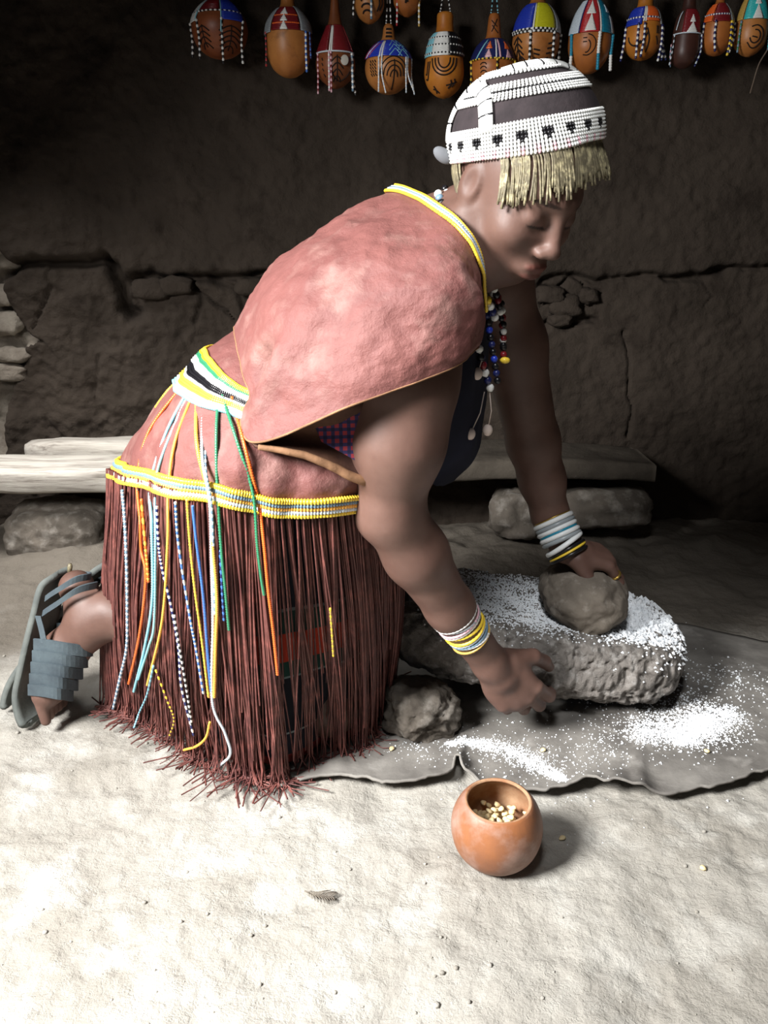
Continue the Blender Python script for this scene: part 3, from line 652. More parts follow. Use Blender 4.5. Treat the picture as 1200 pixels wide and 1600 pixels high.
def skin_mat():
    m = mat('skin', (108, 81, 71), (92, 67, 58), scale=14, rough=0.52, bump=0.12, bscale=160, spec=0.42, bdist=0.002)
    nt = m.node_tree; b = nt.nodes['Principled BSDF']; a = nt.nodes.new('ShaderNodeVertexColor'); a.layer_name = 'tint'
    x = nt.nodes.new('ShaderNodeMix'); x.data_type = 'RGBA'; x.blend_type = 'MULTIPLY'; x.inputs[0].default_value = 1.0
    src = b.inputs['Base Color'].links[0].from_socket; nt.links.new(src, x.inputs[6]); nt.links.new(a.outputs[0], x.inputs[7]); nt.links.new(x.outputs[2], b.inputs['Base Color'])
    b.inputs['Subsurface Weight'].default_value = 0.05; b.inputs['Subsurface Radius'].default_value = (0.01, 0.004, 0.002)
    return m
M['skin'] = skin_mat()
PB = (at(372, 700, 1.28)[0], 1.28, 0.0)
woman = thing('person', 'kneeling woman in a red leather cape and beaded cap grinding grain on the stone', 'person', PB)
body = link_mesh('body', BV, BF.tolist(), M['skin'], woman)
T = np.ones((len(BV), 4), np.float32)
def paint(c, r, col, A=None):
    q = BV - np.asarray(c); 
    if A is not None: q = q @ A.T
    d = np.sqrt(((q / np.asarray(r)) ** 2).sum(1)); wg = np.clip((1.15 - d) / 0.3, 0, 1)[:, None]; T[:, :3] = T[:, :3] * (1 - wg) + np.array(col) * wg
for u_ in (-0.0605, -0.0745): paint(hp(0.095, 0, u_), np.array((0.016, 0.022, 0.0072)) * HSC, (0.92, 0.62, 0.62), HA)
for sg in (-1, 1):
    paint(hp(0.086, 0.032 * sg, -0.006), np.array((0.012, 0.017, 0.0022)) * HSC, (0.12, 0.1, 0.1), HA)      # lashes
    paint(hp(0.084, 0.032 * sg, 0.028), np.array((0.02, 0.022, 0.0032)) * HSC, (0.25, 0.22, 0.2), HA)      # eyebrow
for c, r in nails: paint(c, (r, r, r), (1.5, 1.35, 1.3))
at_ = body.data.color_attributes.new('tint', 'FLOAT_COLOR', 'POINT'); at_.data.foreach_set('color', T.ravel())
# ------------------------------------------------------------------ clothing
M['leather'] = mat('red_leather', (126, 80, 75), (104, 63, 60), scale=8, rough=0.60, bump=0.75, bscale=34, cell=0.10, cellscale=34, c3=(150, 114, 106), s3=16, lo3=0.5, hi3=0.78, spec=0.35, bdist=0.006)
M['leather_in'] = mat('leather_inside', (96, 66, 50), (70, 46, 38), scale=14, rough=0.8, bump=0.4, bscale=50)
M['leather_edge'] = mat('leather_cut_edge', (150, 112, 82), (118, 86, 62), scale=30, rough=0.8, bump=0.4, bscale=60)
M['thong'] = mat('leather_thong', (106, 64, 58), (80, 44, 42), scale=24, rough=0.55, spec=0.4, c3=(134, 80, 72), s3=40)
def bead(n, c): M[n] = mat('bead_' + n, c, rough=0.28, spec=0.5); return M[n]
for n_, c_ in (('white', (236, 236, 232)), ('yellow', (240, 204, 66)), ('orange', (232, 104, 44)), ('amber', (242, 176, 74)), ('cyan', (140, 206, 220)), ('green', (52, 122, 88)), ('navy', (34, 40, 92)), ('blue', (66, 112, 190)), ('black', (24, 23, 26)), ('steel', (112, 138, 158)), ('red', (182, 44, 48)), ('royal', (40, 62, 180)), ('lime', (206, 204, 40)), ('teal', (30, 134, 164)), ('aqua', (60, 190, 190)), ('pale', (206, 218, 228)), ('pink', (226, 180, 190)), ('maroon', (122, 30, 36)), ('gold', (196, 160, 84)), ('grey', (150, 156, 160))): bead(n_, c_)
def check_mat(name, a, b, c, sc):
    m = bpy.data.materials.new(name); m.use_nodes = True; nt = m.node_tree; N = nt.nodes; L = nt.links; bs = N['Principled BSDF']; bs.inputs['Roughness'].default_value = 0.9
    tc = N.new('ShaderNodeTexCoord'); sx = N.new('ShaderNodeSeparateXYZ'); L.new(tc.outputs['Object'], sx.inputs[0])
    def stripe(o):
        w1 = N.new('ShaderNodeMath'); w1.operation = 'MULTIPLY'; L.new(o, w1.inputs[0]); w1.inputs[1].default_value = sc
        f = N.new('ShaderNodeMath'); f.operation = 'FRACT'; L.new(w1.outputs[0], f.inputs[0]); g = N.new('ShaderNodeMath'); g.operation = 'GREATER_THAN'; L.new(f.outputs[0], g.inputs[0]); g.inputs[1].default_value = 0.55; return g.outputs[0]
    def mx(f, p, q):
        x = N.new('ShaderNodeMix'); x.data_type = 'RGBA'; L.new(f, x.inputs[0])
        for i, k in ((6, p), (7, q)):
            if isinstance(k, tuple): x.inputs[i].default_value = k
            else: L.new(k, x.inputs[i])
        return x.outputs[2]
    L.new(mx(stripe(sx.outputs[0]), mx(stripe(sx.outputs[2]), lin(a), lin(b)), mx(stripe(sx.outputs[2]), lin(b), lin(c))), bs.inputs['Base Color']); return m
M['check'] = check_mat('checked_cotton', (150, 50, 60), (52, 42, 84), (32, 30, 62), 95.0)
M['cloth'] = mat('navy_cloth', (30, 32, 50), (24, 25, 38), scale=12, rough=0.95)

def patch(rows, nu, nv):                     # bicubic patch through (u, v, y) controls
    G = np.array([[at(*q) for q in r] for r in rows]); A = np.array([crom(r, nu) for r in G]); return np.stack([crom(A[:, i], nv) for i in range(nu)], 1)
# cape: columns run round the neck from the near front edge over the back to the far side
cape_c = [
 [(752, 478, 1.175), (758, 500, 1.14), (756, 520, 1.115), (748, 542, 1.10)],
 [(748, 400, 1.125), (748, 450, 1.07), (730, 515, 1.035), (702, 577, 1.03)],
 [(718, 346, 1.13), (690, 430, 1.030), (626, 540, 1.005), (553, 632, 1.005)],
 [(672, 312, 1.19), (602, 420, 1.045), (490, 570, 1.03), (391, 690, 1.05)],
 [(642, 298, 1.245), (545, 372, 1.12), (436, 480, 1.10), (380, 590, 1.13)],
 [(621, 291, 1.290), (522, 345, 1.28), (425, 420, 1.27), (366, 510, 1.26)],
 [(640, 303, 1.350), (560, 390, 1.42), (460, 490, 1.44), (400, 580, 1.41)],
 [(700, 355, 1.385), (650, 450, 1.47), (580, 550, 1.50), (530, 640, 1.49)],
 [(752, 455, 1.390), (748, 480, 1.44), (738, 520, 1.47), (725, 555, 1.47)]]
G = np.array([[at(*q) for q in c] for c in cape_c])
nu, nv = 190, 120
A_ = np.array([crom(c, nv) for c in G]); V = np.stack([crom(A_[:, i], nu) for i in range(nv)], 0)        # rows neck -> hem, cols round
uu = np.linspace(0, 1, nu)[None, :]; vv = np.linspace(0, 1, nv)[:, None]
du = np.gradient(V, axis=1); dv = np.gradient(V, axis=0); Nn = np.cross(dv, du); Nn /= np.linalg.norm(Nn, axis=2)[..., None] + 1e-9
ctr = np.array(at(600, 500, 1.27)); 
if ((V - ctr) * Nn).sum() < 0: Nn = -Nn
wr = 0.006 * fbm(V * 9, 3, 201) + 0.0022 * fbm(V * np.array((34, 34, 34)), 3, 202) - 0.0035 * np.abs(fbm(V * 15 + 3, 2, 203))
q = uu * 8                                                                # folds near the lower back corner
pin = np.exp(-((q - 3.75) / 0.16) ** 2) * np.exp(-((vv - 0.93) / 0.16) ** 2); wr = wr - 0.034 * pin
pin = np.exp(-((q - 3.45) / 0.2) ** 2) * np.exp(-((vv - 0.80) / 0.2) ** 2); wr = wr + 0.008 * pin
fr = np.clip(1 - np.abs(q - 1.0) / 0.9, 0, 1); wr = wr + 0.005 * fr * np.sin(vv * 13 + q * 2)
V = V + Nn * (wr * np.clip(vv * 6, 0.25, 1) * np.clip((1 - vv) * 8, 0.35, 1))[..., None]
cape_outer = V
mb = MB(); mb.sheet(V, 0.0035 if np.cross(du, dv)[60, 60] @ Nn[60, 60] > 0 else -0.0035, 0, 1)
cape = mb.build('cape', [M['leather'], M['leather_in']], woman)
mb = MB(); mb.tube(V[-1] - Nn[-1] * 0.001, 0.0017, 6); mb.build('cut_edge', M['leather_edge'], cape)['label'] = 'pale cut edge of the hide'
# beaded neckline: yellow, blue-white, yellow rows
for k, (off, mm) in enumerate(((0.0, 'yellow'), (0.0055, 'pale'), (0.0085, 'steel'), (0.0115, 'pale'), (0.0165, 'yellow'))):
    ln_ = V[0] + (V[6] - V[0]) / (np.linalg.norm(V[6] - V[0], axis=1)[:, None] + 1e-9) * (off + 0.002) + Nn[0] * 0.003
    ln_ = crom(ln_[::6], 300); m_ = MB(); r_ = 0.0023 * (0.75 + 0.45 * np.abs(np.sin(np.arange(300) * 1.25)))
    m_.tube(ln_, r_, 6); m_.build('bead_row', M[mm], cape)
# turned-up inner flap of the cape below the near edge, with its thick brown rim
flap_c = [[(392, 690, 1.052), (398, 694, 1.050), (404, 697, 1.048)], [(440, 668, 1.05), (445, 685, 1.062), (455, 706, 1.045)], [(500, 648, 1.05), (500, 690, 1.075), (505, 722, 1.052)], [(552, 632, 1.05), (556, 700, 1.09), (560, 748, 1.068)], [(640, 610, 1.10), (640, 690, 1.13), (640, 770, 1.11)]]
Vf = patch(flap_c, 16, 50); Vf = Vf + (0.003 * fbm(Vf * 22, 3, 207))[..., None] * np.array((0, 1, 0.3))
mb = MB(); mb.sheet(Vf, 0.004); fl = mb.build('inner_flap', M['leather_in'], cape); fl['label'] = 'brown inner side of the cape showing under its near edge'
mb = MB(); mb.tube(Vf[:, -1], np.linspace(0.004, 0.0075, 50), 8); mb.build('rim', M['leather_edge'], cape)
sh_c = [[(470, 640, 1.052), (492, 668, 1.062), (502, 690, 1.064)], [(520, 628, 1.05), (530, 672, 1.066), (542, 712, 1.068)], [(580, 615, 1.06), (585, 690, 1.075), (590, 740, 1.075)]]
Vs = patch(sh_c, 14, 30); mb = MB(); mb.sheet(Vs, 0.003); sh = mb.build('checked_shirt', M['check'], woman); sh['label'] = 'red and blue checked shirt under the cape'
# dark wrap hanging in front of the chest, between the arms
wr_c = [[(708, 490, 1.15), (748, 474, 1.215), (772, 470, 1.32), (775, 480, 1.40)], [(694, 570, 1.105), (742, 560, 1.175), (760, 555, 1.34), (752, 560, 1.42)], [(680, 640, 1.095), (738, 650, 1.175), (752, 650, 1.34), (740, 640, 1.42)], [(668, 705, 1.12), (726, 715, 1.195), (740, 712, 1.33), (720, 700, 1.42)], [(664, 748, 1.165), (690, 756, 1.26), (705, 752, 1.33), (690, 742, 1.40)]]
Vw = patch(wr_c, 30, 30); Vw = Vw + (0.004 * fbm(Vw * 16, 3, 209))[..., None]
mb = MB(); mb.sheet(Vw, 0.003); mb.build('chest_cloth', M['cloth'], woman)['label'] = 'dark navy cloth hanging under the chest'

# leather skirt
sk_c = [
 [(374, 512, 1.29), (333, 543, 1.29), (268, 612, 1.31), (214, 688, 1.33), (184, 742, 1.35)],
 [(378, 545, 1.215), (342, 568, 1.20), (288, 640, 1.16), (250, 708, 1.14), (233, 762, 1.15)],
 [(412, 580, 1.15), (383, 606, 1.135), (368, 662, 1.085), (345, 726, 1.06), (330, 781, 1.065)],
 [(490, 600, 1.13), (470, 630, 1.12), (455, 690, 1.085), (443, 752, 1.06), (440, 804, 1.065)],
 [(575, 610, 1.16), (560, 650, 1.15), (562, 700, 1.12), (560, 750, 1.10), (556, 796, 1.115)],
 [(600, 600, 1.28), (605, 640, 1.28), (620, 700, 1.27), (622, 750, 1.26), (618, 790, 1.26)],
 [(560, 590, 1.40), (560, 620, 1.41), (580, 690, 1.42), (585, 740, 1.43), (575, 770, 1.43)],
 [(460, 545, 1.42), (440, 575, 1.43), (430, 650, 1.46), (420, 710, 1.48), (410, 745, 1.48)],
 [(392, 522, 1.36), (360, 548, 1.37), (300, 620, 1.43), (250, 690, 1.46), (235, 735, 1.46)]]
G = np.array([[at(*q) for q in c] for c in sk_c]); ns, nh = 240, 92
A_ = np.array([crom(c, nh) for c in G]); S_ = np.stack([crom(A_[:, i], ns, True) for i in range(nh)], 0)
ctr = S_.mean(1, keepdims=True); No = S_ - ctr; No[..., 2] *= 0.3; No /= np.linalg.norm(No, axis=2)[..., None]
vv = np.linspace(0, 1, nh)[:, None]; th = np.arange(ns)[None, :] / ns * 9
pleat = 0.006 * vv * np.sin(th * 9.5 + 1.5 * np.sin(th * 2)) * np.exp(-((th - 1.2) / 1.6) ** 2) + 0.012 * vv * np.sin(th * 5.2) * np.exp(-((th - 0.35) / 0.5) ** 2)
S_ = S_ + No * (pleat + (0.004 * fbm(S_ * 14, 3, 211) + 0.0018 * fbm(S_ * 40, 2, 212)))[..., None]
mb = MB(); mb.sheet(S_, 0.003, closed=True); skirt = mb.build('skirt', M['leather'], woman)
def skirt_band(name, row, drop, cols, rr, parent, amp=0.45, out=0.008, i0=0, i1=None):
    for off, mm in zip(drop, cols):
        i = np.clip(row + off / 0.0026, 0, nh - 1.001); k = int(i); f = i - k
        ln_ = S_[k] * (1 - f) + S_[k + 1] * f + No[k] * out
        seg = ln_[i0:i1] if i1 else np.vstack([ln_, ln_[:1]])
        n2 = len(seg) * 4; seg = crom(seg, n2); r_ = rr * (1 - amp / 2 + amp * np.abs(np.sin(np.arange(n2) * math.pi / 4)))
        m_ = MB(); m_.tube(seg, r_, 5, caps=False)
        m_.build(name, M[mm], parent)
skirt_band('hem_bead_row', nh - 11, (0, 0.0065, 0.013, 0.0195, 0.026), ('yellow', 'steel', 'amber', 'pale', 'yellow'), 0.0042, skirt)
# under-skirt of dark cloth with bands
def band_mat():
    m = bpy.data.materials.new('banded_cloth'); m.use_nodes = True; nt = m.node_tree; N = nt.nodes; b = N['Principled BSDF']; b.inputs['Roughness'].default_value = 0.95
    tc = N.new('ShaderNodeTexCoord'); sx = N.new('ShaderNodeSeparateXYZ'); nt.links.new(tc.outputs['Object'], sx.inputs[0])
    mr = N.new('ShaderNodeMapRange'); mr.inputs['From Max'].default_value = 0.5; nt.links.new(sx.outputs[2], mr.inputs['Value'])
    r = N.new('ShaderNodeValToRGB'); r.color_ramp.interpolation = 'CONSTANT'; e = r.color_ramp.elements
    e[0].position = 0; e[0].color = lin((120, 30, 26))
    for p, c in ((0.075, (30, 33, 46)), (0.165, (150, 160, 160)), (0.175, (24, 26, 36)), (0.40, (120, 140, 140)), (0.41, (28, 66, 58)), (0.465, (196, 62, 40)), (0.575, (30, 62, 56)), (0.66, (110, 120, 120)), (0.67, (24, 26, 36))):
        q = e.new(p); q.color = lin(c)
    e[1].position = e[1].position
    nt.links.new(mr.outputs[0], r.inputs[0]); nt.links.new(r.outputs[0], b.inputs['Base Color']); return m
M['banded'] = band_mat()
hem = S_[-1]; hc = hem.mean(0)
fc = np.array((-0.235, 1.32, 0.0))
foot_ring = np.stack([fc[0] + (hem[:, 0] - hc[0]) * 1.02, fc[1] + (hem[:, 1] - hc[1]) * 0.98, np.full(ns, 0.02)], -1)
# where the fringe really lands: pixel guide of its foot, near side
ft_px = [(170, 1112), (230, 1128), (300, 1180), (360, 1205), (430, 1226), (500, 1185), (560, 1172), (598, 1118), (600, 1075)]
tt = []; rows = []
fr_idx = np.interp(np.linspace(0, 1, len(ft_px)), [0, 1], [0, 1])
colpos = [0.0, 1.0, 1.6, 2.0, 2.7, 3.3, 3.8, 4.6, 5.2]
gx = np.array([on_floor(*q)[:2] for q in ft_px])
cp2 = colpos + [6.2, 7.2, 8.2, 9.0]; gx = np.vstack([gx, [[-0.03, 1.50], [-0.2, 1.58], [-0.42, 1.52], gx[0]]])
th1 = np.arange(ns) / ns * 9
FR = np.stack([np.interp(th1, cp2, gx[:, 0]), np.interp(th1, cp2, gx[:, 1]), np.full(ns, 0.012)], -1)
foot_ring = FR
ur = []
for t in np.linspace(0, 1, 24):
    p = hem * (1 - t) + (foot_ring * 0.97 + np.array((-0.006, 0.04, 0.0))) * t; c_ = p.mean(0); p = c_ + (p - c_) * np.array((0.95, 0.95, 1.0)); p = p + No[-1] * (0.008 * np.sin(th1 * 6 + 2 * t))[:, None] * t
    p[:, 2] = hem[:, 2] * (1 - t) + 0.022 * t; ur.append(p)
mb = MB(); mb.sheet(np.array(ur), 0.003, closed=True); us = mb.build('underskirt', M['banded'], woman); us['label'] = 'dark underskirt with red and green bands behind the leather fringe'
# fringe: hundreds of leather thongs
guide = []
def fringe_line(th, t, out=0.0):
    i = th / 9 * ns; k = int(i) % ns; f = i - int(i); a = hem[k] * (1 - f) + hem[(k + 1) % ns] * f; b = foot_ring[k] * (1 - f) + foot_ring[(k + 1) % ns] * f
    n_ = No[-1][k]; p = a * (1 - t) + b * t + n_ * (out + 0.010 * math.sin(math.pi * t)); return p
rf = random.Random(8)
def thong(mb, th, r, sides=4):
    clump = 0.075 * math.sin(th * 17) + 0.05 * math.sin(th * 41 + 1)
    n = 12; out = rf.uniform(-0.008, 0.010); L_ = rf.uniform(0.90, 1.0) if rf.random() < 0.75 else rf.uniform(0.6, 0.95)
    w1, w2, w3 = rf.gauss(0, .07), rf.uniform(0, 6), rf.uniform(-.03, .03); pts = []
    for k in range(n):
        t = k / (n - 1) * L_; q = th + clump * t * 1.6 + w1 * t * t + 0.035 * math.sin(w2 + t * 5) * t
        p = fringe_line(q % 9, t, out + 0.012 * t * w3 / 0.03); pts.append(p)
    pts[0] = pts[0] + np.array((0, 0, 0.012))
    if L_ > 0.9 and rf.random() < 0.8:                     # tail lying on the ground
        i = int((th % 9) / 9 * ns) % ns; d = No[-1][i].copy(); d[2] = 0; a = rf.gauss(0, 0.8); d = np.array((d[0] * math.cos(a) - d[1] * math.sin(a), d[0] * math.sin(a) + d[1] * math.cos(a), 0))
        e_ = pts[-1]; ll = abs(rf.gauss(0.018, 0.018)) * (1.6 if 1.7 < th < 3.4 else 1.0) + 0.004
        e_[2] = 0.02; g1 = e_ + d * ll * 0.5; g1[2] = 0.010 + rf.random() * 0.006; g2 = e_ + d * ll + np.array((rf.gauss(0, .008), rf.gauss(0, .008), 0)); g2[2] = 0.008 + rf.random() * 0.008; pts += [g1, g2]
    pts = crom(pts, 18); mb.tube(pts, np.linspace(r, r * 0.75, 18), sides, caps=False)
mb = MB()
for k in range(1500):
    th = rf.uniform(-0.35, 5.4)
    if 2.95 < th < 4.6 and rf.random() < 0.55: continue
    if 2.72 < th < 3.3 and rf.random() < 0.45: continue
    thong(mb, th % 9, rf.uniform(0.0011, 0.0021))
for k in range(160): thong(mb, rf.uniform(5.2, 8.8), 0.0022)
fr = mb.build('leather_fringe', M['thong'], skirt); fr['kind'] = 'stuff'; fr['label'] = 'long fringe of thin red-brown leather thongs'
# beaded belt at the waist: rows of coloured beads
bw = thing_part = None
belt = MB(); belt.sheet(S_[23:42, :] + No[23:42, :] * 0.0045, 0.003, closed=True); bl = belt.build('belt', M['leather'], woman); bl['label'] = 'broad beaded waist belt striped yellow, green, white, black and cyan'
b0_ = (0.0, 0.006, 0.012, 0.018, 0.024, 0.030, 0.036, 0.042, 0.048, 0.054, 0.060, 0.066)
for row, mm in zip(range(0, 20), ('yellow', 'yellow', 'lime', 'green', 'green', 'white', 'white', 'white', 'black', 'black', 'black', 'white', 'yellow', 'yellow', 'yellow', 'white', 'cyan', 'cyan')):
    ln_ = S_[23 + row] + No[23 + row] * 0.0075; ln_ = np.vstack([ln_, ln_[:1]]); seg = crom(ln_, 720); r_ = 0.0031 * (0.78 + 0.44 * np.abs(np.sin(np.arange(720) * math.pi / 3)))
    m_ = MB(); m_.tube(seg, r_, 5, caps=False); m_.build('belt_bead_row', M[mm], bl)

# bead strings hanging from the belt over the skirt and fringe
sv = S_.reshape(-1, 3); gg = []
for t in np.linspace(0, 1, 16): gg.append(hem * (1 - t) + foot_ring * t + No[-1] * (0.016 + 0.012 * math.sin(math.pi * t)))
GG = np.vstack([S_[::3] + No[::3] * 0.003, np.array(gg)]); R_, K_ = GG.shape[:2]
gb = BVHTree.FromPolygons([tuple(p) for p in GG.reshape(-1, 3)], [(i * K_ + j, i * K_ + (j + 1) % K_, (i + 1) * K_ + (j + 1) % K_, (i + 1) * K_ + j) for i in range(R_ - 1) for j in range(K_)])
def on_skirt(u, v, lift=0.006):
    d = Vector(ray(u, v)).normalized(); h_ = gb.ray_cast(Vector(CAM), d)
    f = on_floor(u, v, 0.012) if v > 820 else None
    if h_[0] is None: return f if f is not None else None
    p = np.array(h_[0]); 
    if f is not None and np.linalg.norm(f - CAM) < np.linalg.norm(p - CAM): p = f
    return p - np.array(d) * lift
strings = [
 ('orange', None, 3.6, [(285, 602), (233, 674), (215, 747), (219, 813), (221, 860), (228, 904), (218, 992), (201, 1069)]),
 ('cyan', None, 3.4, [(296, 606), (259, 678), (235, 758), (237, 820), (238, 935), (226, 1012), (209, 1081)]),
 ('cyan', None, 3.0, [(298, 608), (256, 705), (243, 762), (243, 850), (241, 973), (232, 1012), (216, 1062)]),
 ('amber', None, 3.4, [(305, 608), (274, 689), (263, 769), (262, 850), (253, 973), (230, 1071)]),
 ('amber', None, 3.8, [(307, 610), (308, 696), (327, 777), (332, 845), (339, 935), (337, 1012), (335, 1090)]),
 ('pale', None, 3.4, [(318, 612), (316, 711), (328, 784), (331, 880), (333, 973), (332, 1096), (352, 1146), (360, 1178), (343, 1197)]),
 ('pale', 'steel', 3.0, [(324, 613), (321, 725), (330, 785), (334, 870), (336, 960)]),
 ('green', None, 3.4, [(341, 617), (338, 685), (340, 769), (346, 860), (351, 910), (358, 985)]),
 ('green', None, 3.4, [(347, 617), (369, 685), (395, 769), (402, 850), (408, 900), (413, 930)]),
 ('orange', None, 3.6, [(362, 620), (384, 703), (404, 785), (413, 855), (419, 920), (427, 985), (434, 1055)]),
 ('steel', 'pale', 4.0, [(191, 765), (195, 813), (198, 880), (199, 950), (198, 1012), (188, 1058), (177, 1108)]),
 ('white', 'navy', 3.0, [(245, 790), (248, 850), (254, 890), (268, 950), (279, 1012), (284, 1075), (303, 1150)]),
 ('amber', 'yellow', 3.0, [(292, 780), (297, 850), (305, 925), (317, 1012), (326, 1090)]),
 ('blue', None, 3.2, [(301, 790), (307, 847), (318, 935), (325, 1030), (330, 1080)]),
 ('pale', 'blue', 3.0, [(274, 784), (279, 850), (296, 960), (306, 1012), (318, 1084)]),
 ('yellow', 'thong', 2.6, [(243, 1046), (262, 1096), (272, 1125), (264, 1152)]),
 ('cyan', 'steel', 3.0, [(240, 1040), (230, 1085), (218, 1113), (209, 1138)]),
 ('orange', 'amber', 3.4, [(221, 779), (227, 850), (230, 880), (232, 910)]),
 ('amber', None, 3.2, [(328, 1128), (322, 1152), (307, 1166), (287, 1172)]),
 ('navy', 'blue', 2.8, [(344, 860), (347, 920), (350, 970)]),
 ('yellow', 'gold', 2.6, [(516, 950), (519, 993), (521, 1026)]),
 ('yellow', None, 3.2, [(283, 590), (261, 612), (243, 637)]),
 ('white', 'black', 3.0, [(272, 960), (282, 1020), (292, 1080), (300, 1132)]),
]
for i, (ca, cb, w_, ctl) in enumerate(strings):
    P_ = [on_skirt(u, v) for u, v in ctl]; P_ = np.array([p for p in P_ if p is not None])
    if len(P_) < 3: continue
    c0 = crom(P_, 60); Ls = np.linalg.norm(np.diff(c0, axis=0), axis=1).sum(); pitch = 0.0036 if not cb else 0.0058
    nb = int(Ls / pitch); n = nb * 3 + 1; c_ = crom(P_, n); c_[:, 2] = np.maximum(c_[:, 2], 0.008)
    r_ = w_ * 0.00072 * np.array([0.72, 1.05, 1.05])[np.arange(n) % 3] ; mb = MB()
    mb.tube(c_, r_, 6, (lambda k: (k // 3) % 2) if cb else 0)
    mb.build('bead_string', [M[ca], M[cb]] if cb else M[ca], skirt)

# ------------------------------------------------------------------ beaded cap and the fringe under it
CUP = unit(np.array((-0.16, -0.10, 1.0))); CC = at(821, 214, 1.185); CR = 0.098
CX = unit(np.cross(np.array((0, 1, 0)), CUP)); CY = np.cross(CUP, CX)           # CX: towards the right, CY: away
hf = [q for q in BF.tolist() if BV[q[0], 2] > CC[2] - 0.11 and BV[q[0], 0] > CC[0] - 0.14]
head_bvh = BVHTree.FromPolygons([tuple(p) for p in BV], hf)
def cp_(az, el, r=1.0):                                                      # az 0 = towards right, -90deg = camera
    e_ = math.sin(el); c_ = math.cos(el); k = r * CR
    d = (CX * (c_ * math.cos(az) * 1.04) + CY * (c_ * math.sin(az) * 0.93) + CUP * (e_ * 0.90)) * CR; L0 = np.linalg.norm(d)
    h_ = head_bvh.ray_cast(Vector(CC + d * 2.2), Vector(-d)); L1 = L0
    if h_[0] is not None: L1 = np.linalg.norm(np.array(h_[0]) - CC) + 0.004
    m_ = 0.5 * (L0 + L1 + math.sqrt((L0 - L1) ** 2 + 0.006 ** 2)) - 0.0015        # smooth maximum: the cap sits on the skull
    return CC + d / L0 * (max(m_, L1) + (r - 1) * CR)
M['tie'] = plain('tie_cloth', (104, 106, 110), 0.8)
M['capbase'] = mat('cap_cloth', (58, 50, 52), (44, 38, 40), scale=30, rough=0.9, bump=0.3, bscale=120)
mb = MB(); mb.grid(np.array([[cp_(2 * math.pi * j / 72, e_) for j in range(72)] for e_ in np.linspace(rad(89.5), rad(-8), 36)]), closed=True)
cap = mb.build('cap', M['capbase'], woman); cap['label'] = 'dark domed cap sewn with bands of white beads'
def cap_band(e0, e1, n, pat, ridge=0.0022, az0=0.0, az1=2 * math.pi, slant=0.0):
    """a band of bead columns standing across it; pat(i, k, K) gives the material of the kth bead"""
    mb = MB(); K = max(3, int(abs(e1 - e0) * CR / 0.0042))
    for i in range(n):
        az = az0 + (az1 - az0) * i / n
        for k in range(K):
            ea = e0 + (e1 - e0) * k / K; eb = e0 + (e1 - e0) * (k + 1) / K
            mb.tube([cp_(az + slant * k / K, ea + 0.002, 1.012), cp_(az + slant * (k + .5) / K, (ea + eb) / 2, 1.024), cp_(az + slant * (k + 1) / K, eb - 0.002, 1.012)], [ridge * .7, ridge, ridge * .7], 5, pat(i, k, K))
    mb.build('bead_band', [M['white'], M['black'], M['pink']], cap)
cap_band(rad(-11), rad(13), 150, lambda i, k, K: 1 if (k == 3 and i % 7 == 3) or (k in (4, 5) and i % 7 in (2, 3, 4)) else (2 if k <= 1 and i % 4 == 0 else 0))
cap_band(rad(31), rad(38), 110, lambda i, k, K: 0); cap_band(rad(39.5), rad(47), 100, lambda i, k, K: 0)
cap_band(rad(38), rad(39.5), 100, lambda i, k, K: 1, 0.0016)
cap_band(rad(56), rad(66), 70, lambda i, k, K: 0)
def strip(pts, w_, n):                                                       # strip of bead columns laid along a path on the cap
    a = np.array(pts); c_ = crom(a, n + 1); mb = MB()
    for i in range(n):
        (z0, e0), (z1, e1) = c_[i], c_[i + 1]; p = cp_(z0, e0, 1.02); q = cp_(z1, e1, 1.02); d = unit(q - p); nr_ = unit(p - CC); s_ = np.cross(nr_, d)
        mb.tube([p - s_ * w_, p - s_ * w_ * .5 + nr_ * .0015, p + nr_ * .002, p + s_ * w_ * .5 + nr_ * .0015, p + s_ * w_], [.0015, .0022, .0022, .0022, .0015], 5, 1 if i % 9 == 8 else 0)
    mb.build('bead_band', [M['white'], M['black']], cap)
strip([(rad(-126), rad(10)), (rad(-128), rad(25)), (rad(-134), rad(38)), (rad(-150), rad(50))], 0.010, 34)
strip([(rad(-176), rad(8)), (rad(-178), rad(25)), (rad(-172), rad(42)), (rad(-160), rad(56))], 0.010, 34)
strip([(rad(-126), rad(62)), (rad(-90), rad(66)), (rad(-40), rad(64)), (rad(-8), rad(52)), (rad(2), rad(38))], 0.009, 66)
mb = MB(); mb.ball(cp_(rad(-178), rad(-3), 1.10), (0.015, 0.007, 0.009), 0, 14, 10, np.array(Matrix.Rotation(rad(-35), 3, 'Y'))); mb.build('tie_knot', M['tie'], cap)
M['strand'] = mat('straw_strand', (126, 117, 92), (94, 86, 69), scale=60, rough=0.5, spec=0.4, c3=(190, 178, 140), s3=90)
mb = MB(); rs = random.Random(5)
for i in range(190):
    az = rad(rs.uniform(-118, 25)); L_ = rs.uniform(0.030, 0.050) * (1.0 if az > rad(-70) else 1.12)
    if az > rad(-20): L_ *= 0.9
    p0 = cp_(az, rad(-8), 0.985); p1 = cp_(az + rad(2), rad(-14), 0.99) ; dn = np.array((0.25 * math.cos(az) + rs.gauss(0, .05) + 0.12, 0.0, -1.0)); p2 = p1 + unit(dn) * L_ * 0.5; p3 = p2 + unit(dn + np.array((-0.08, 0.05, 0))) * L_ * 0.5
    c_ = crom([p0, p1, p2, p3], 14); mb.tube(c_, 0.0016 * (0.8 + 0.35 * np.abs(np.sin(np.arange(14) * 1.6))), 5)
